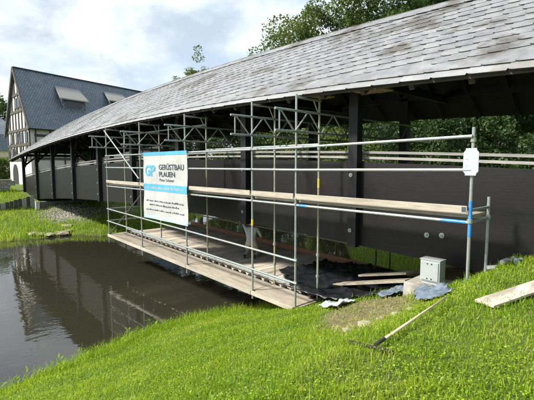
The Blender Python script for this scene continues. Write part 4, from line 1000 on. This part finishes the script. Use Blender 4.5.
# wooded slope that closes the view behind the low trees
g = np.random.default_rng(77); n = 60000
tt = g.uniform(0, 1, n); Xw = -75 + 120 * tt + g.normal(0, 2, n); Yw = 62 + 8 * np.sin(tt * 9) - 26 * tt + g.uniform(-4, 6, n); Xw -= 0
hh = (9.0 + 1.8 * np.sin(tt * 40) + 1.2 * np.sin(tt * 97 + 1)) * np.sqrt(g.uniform(0, 1, n))
Pw = np.stack([Xw, Yw, ground_z(Xw, Yw) + hh], 1); nr = g.normal(size=(n, 3)); nr /= np.linalg.norm(nr, axis=1, keepdims=True)
t1 = np.cross(nr, g.normal(size=(n, 3))); t1 /= np.linalg.norm(t1, axis=1, keepdims=True); t2 = np.cross(nr, t1); sz = g.uniform(.2, .45, n)[:, None]
v = np.stack([Pw - t1 * sz, Pw + t2 * sz * .6, Pw + t1 * sz, Pw - t2 * sz * .6], 1).reshape(-1, 3)
tag(link('far_thicket', np_mesh('far_thicket', v, np.arange(4 * n), np.full(n, 4), M['leaf_b'])), 'continuous dark green thicket far behind the bridge', 'thicket', kind='stuff')

# ------------------------------------------------------------------ grass
def blades(name, x, y, h, w, mat, label, seed, lean=.5):
    g = np.random.default_rng(seed); n = len(x); z = ground_z(x, y) - .01
    az = g.uniform(0, 2 * np.pi, n); ba = g.uniform(0, 2 * np.pi, n); be = g.uniform(.1, 1.0, n) * lean
    sx, sy = np.cos(az) * w / 2, np.sin(az) * w / 2; dx, dy = np.cos(ba) * h * be, np.sin(ba) * h * be
    b = np.stack([x, y, z], 1); o0 = np.zeros(n)
    side = np.stack([sx, sy, o0], 1); m1 = np.stack([dx * .35, dy * .35, h * .6], 1); m2 = np.stack([dx, dy, h * (1 - .35 * be)], 1)
    v = np.stack([b - side, b + side, b + m1 + side * .7, b + m1 - side * .7, b + m2], 1).reshape(-1, 3)
    base = (np.arange(n) * 5)[:, None]
    loops = (base + np.array([0, 1, 2, 3, 3, 2, 4])).ravel(); nper = np.tile([4, 3], n)
    me = np_mesh(name, v, loops, nper, mat); o = link(name, me)
    return tag(o, label, 'grass', kind='stuff')
g = np.random.default_rng(5)
n = 330000
rr_ = g.uniform(.9, 13.5, n); aa = g.uniform(rad(40), rad(200), n)
x = rr_ * np.cos(aa); y = rr_ * np.sin(aa)
xn = np.interp(y, NEAR_Y, NEAR_X)
keep = (x > xn - .05) & (y < 7.35 + .3 * g.random(n)) & (y > -3) & (g.random(n) > dirt_mask(x, y) * .93)
keep &= ~((x < -2.4) & (x > -3.6) & (y > 6.45))
x, y, rr_, xn = x[keep], y[keep], rr_[keep], xn[keep]
edge = np.exp(-((x - xn) / .55) ** 2); cl_ = .5 + .5 * vnoise(x, y, 2.4, 1.5); cl2 = .5 + .5 * vnoise(x, y, 7.0, 2.5)
h = (.028 + .07 * cl_ * cl2 + .035 * g.random(len(x)) ** 2) * (1 + 1.3 * edge * g.random(len(x)))
h = np.where(g.random(len(x)) < .03, h * 1.9, h)
h *= 1 + .6 * np.exp(-((y - 7.0) / .5) ** 2)
w = .0050 + .0008 * rr_
blades('grass', x, y, h, w, M['grass'], 'bright green meadow grass covering the near river bank', 1, .75)
# broad low leaves (clover, dandelion) between the blades
n = 190000
rc = g.uniform(.9, 12.5, n); ac = g.uniform(rad(40), rad(200), n); xc = rc * np.cos(ac); yc = rc * np.sin(ac); xnn = np.interp(yc, NEAR_Y, NEAR_X)
kc = (xc > xnn) & (yc < 7.2) & (yc > -3) & (g.random(n) > dirt_mask(xc, yc) * .9) & (vnoise(xc, yc, 1.7, 6.0) + .5 * vnoise(xc, yc, 6.0, 8.0) + g.normal(0, .35, n) > .1)
kc &= ~((xc < -2.4) & (xc > -3.6) & (yc > 6.45))
xc, yc, rc = xc[kc], yc[kc], rc[kc]; n = len(xc)
Pc = np.stack([xc, yc, ground_z(xc, yc) + g.uniform(.02, .075, n)], 1); nr = g.normal(size=(n, 3)) * .45 + np.array([0, 0, 1.0]); nr /= np.linalg.norm(nr, axis=1, keepdims=True)
t1 = np.cross(nr, g.normal(size=(n, 3))); t1 /= np.linalg.norm(t1, axis=1, keepdims=True); t2 = np.cross(nr, t1); sz = (g.uniform(.005, .011, n) * (1 + .05 * rc))[:, None]
v = np.stack([Pc - t1 * sz, Pc - t1 * sz * .1 + t2 * sz * .7, Pc + t1 * sz, Pc - t1 * sz * .1 - t2 * sz * .7], 1).reshape(-1, 3)
tag(link('clover', np_mesh('clover', v, np.arange(4 * n), np.full(n, 4), M['grass'])), 'low clover and weeds among the near bank grass', 'clover', kind='stuff')
# far bank
n = 110000
x = g.uniform(-46, -21.5, n); y = g.uniform(-4, 34, n); xf = np.interp(y, FAR_Y, FAR_X)
keep = (x < xf + .1) & (g.random(n) > gravel_mask(x, y)) & ~((y > 6.9) & (y < 11.8) & (x < -30.8)) & ~((x < -40.5) & (y > 5))
x, y = x[keep], y[keep]; xf = xf[keep]
h = (.10 + .16 * g.random(len(x))) * (1 + .9 * np.exp(-((x - xf) / 1.0) ** 2))
blades('grass', x, y, h, .022 + .012 * g.random(len(x)), M['grass'], 'lush bright grass on the far river bank', 2, .6)
# bank beyond the bridge on the near side
n = 60000
x = g.uniform(-26, 8, n); y = g.uniform(11.2, 30, n); xn = np.interp(y, NEAR_Y, NEAR_X); keep = x > xn; x, y = x[keep], y[keep]
blades('grass', x, y, .12 + .2 * g.random(len(x)), .018 + .008 * g.random(len(x)), M['grass'], 'tall grass on the near bank beyond the bridge', 3, .6)
# tall stems at the water edge
def weeds(name, px_list, label, seed):
    r = random.Random(seed); mb = MB()
    for (x_, y_) in px_list:
        z = gz(x_, y_); hgt = r.uniform(.14, .34); lx, ly = r.uniform(-.12, .12), r.uniform(-.12, .12)
        pts = [Vector((x_ + lx * t_ * t_, y_ + ly * t_ * t_, z + hgt * t_)) for t_ in (0, .4, .75, 1)]
        mb.path(pts, [.004, .0035, .003, .002], 4)
        for k in range(r.randint(5, 9)):
            t_ = r.uniform(.2, 1); p = Vector((x_ + lx * t_ * t_, y_ + ly * t_ * t_, z + hgt * t_)); a = r.uniform(0, 6.28); L = r.uniform(.04, .11)
            d = Vector((math.cos(a), math.sin(a), r.uniform(.1, .8))) * L; s_ = Vector((-d.y, d.x, 0)).normalized() * L * .16
            mb.add([p, p + d * .5 + s_, p + d, p + d * .5 - s_], [(0, 1, 2, 3)])
    tag(mb.build(name, M['grass'], None), label, 'weeds', kind='stuff')
pl = []
for k in range(45):
    y_ = random.uniform(.5, 6.6); pl.append((float(np.interp(y_, NEAR_Y, NEAR_X)) + random.uniform(.0, .7), y_))
yb = g.uniform(-1, 7.2, 9000); xb = np.interp(yb, NEAR_Y, NEAR_X) + np.abs(g.normal(0, .35, 9000)); kb = vnoise(xb, yb, 2.2, 9.0) + g.normal(0, .4, 9000) > -.1; xb, yb = xb[kb], yb[kb]
blades('grass', xb, yb, .08 + .26 * g.random(len(xb)) ** 2, .006 + .004 * g.random(len(xb)), M['grass'], 'long thin grass hanging over the near water edge', 6, .9)
nb2 = 16000; rb2 = g.uniform(1, 12, nb2); ab2 = g.uniform(rad(40), rad(200), nb2); xb = rb2 * np.cos(ab2); yb = rb2 * np.sin(ab2)
kb = (xb > np.interp(yb, NEAR_Y, NEAR_X)) & (yb < 7.2) & (vnoise(xb, yb, 1.3, 12.0) + g.normal(0, .5, nb2) + 1.5 * dirt_mask(xb, yb) > .3); xb, yb = xb[kb], yb[kb]
blades('dry_grass', xb, yb, .04 + .07 * g.random(len(xb)), .005 + .004 * g.random(len(xb)), M['straw'], 'scattered dry straw coloured grass on the near bank', 8, 1.0)
weeds('weeds', pl, 'tall weeds growing along the near water edge', 4)
print('objects', len(bpy.data.objects), 'tris', sum(len(o.data.loop_triangles) if False else len(o.data.polygons) for o in bpy.data.objects if o.type == 'MESH'))
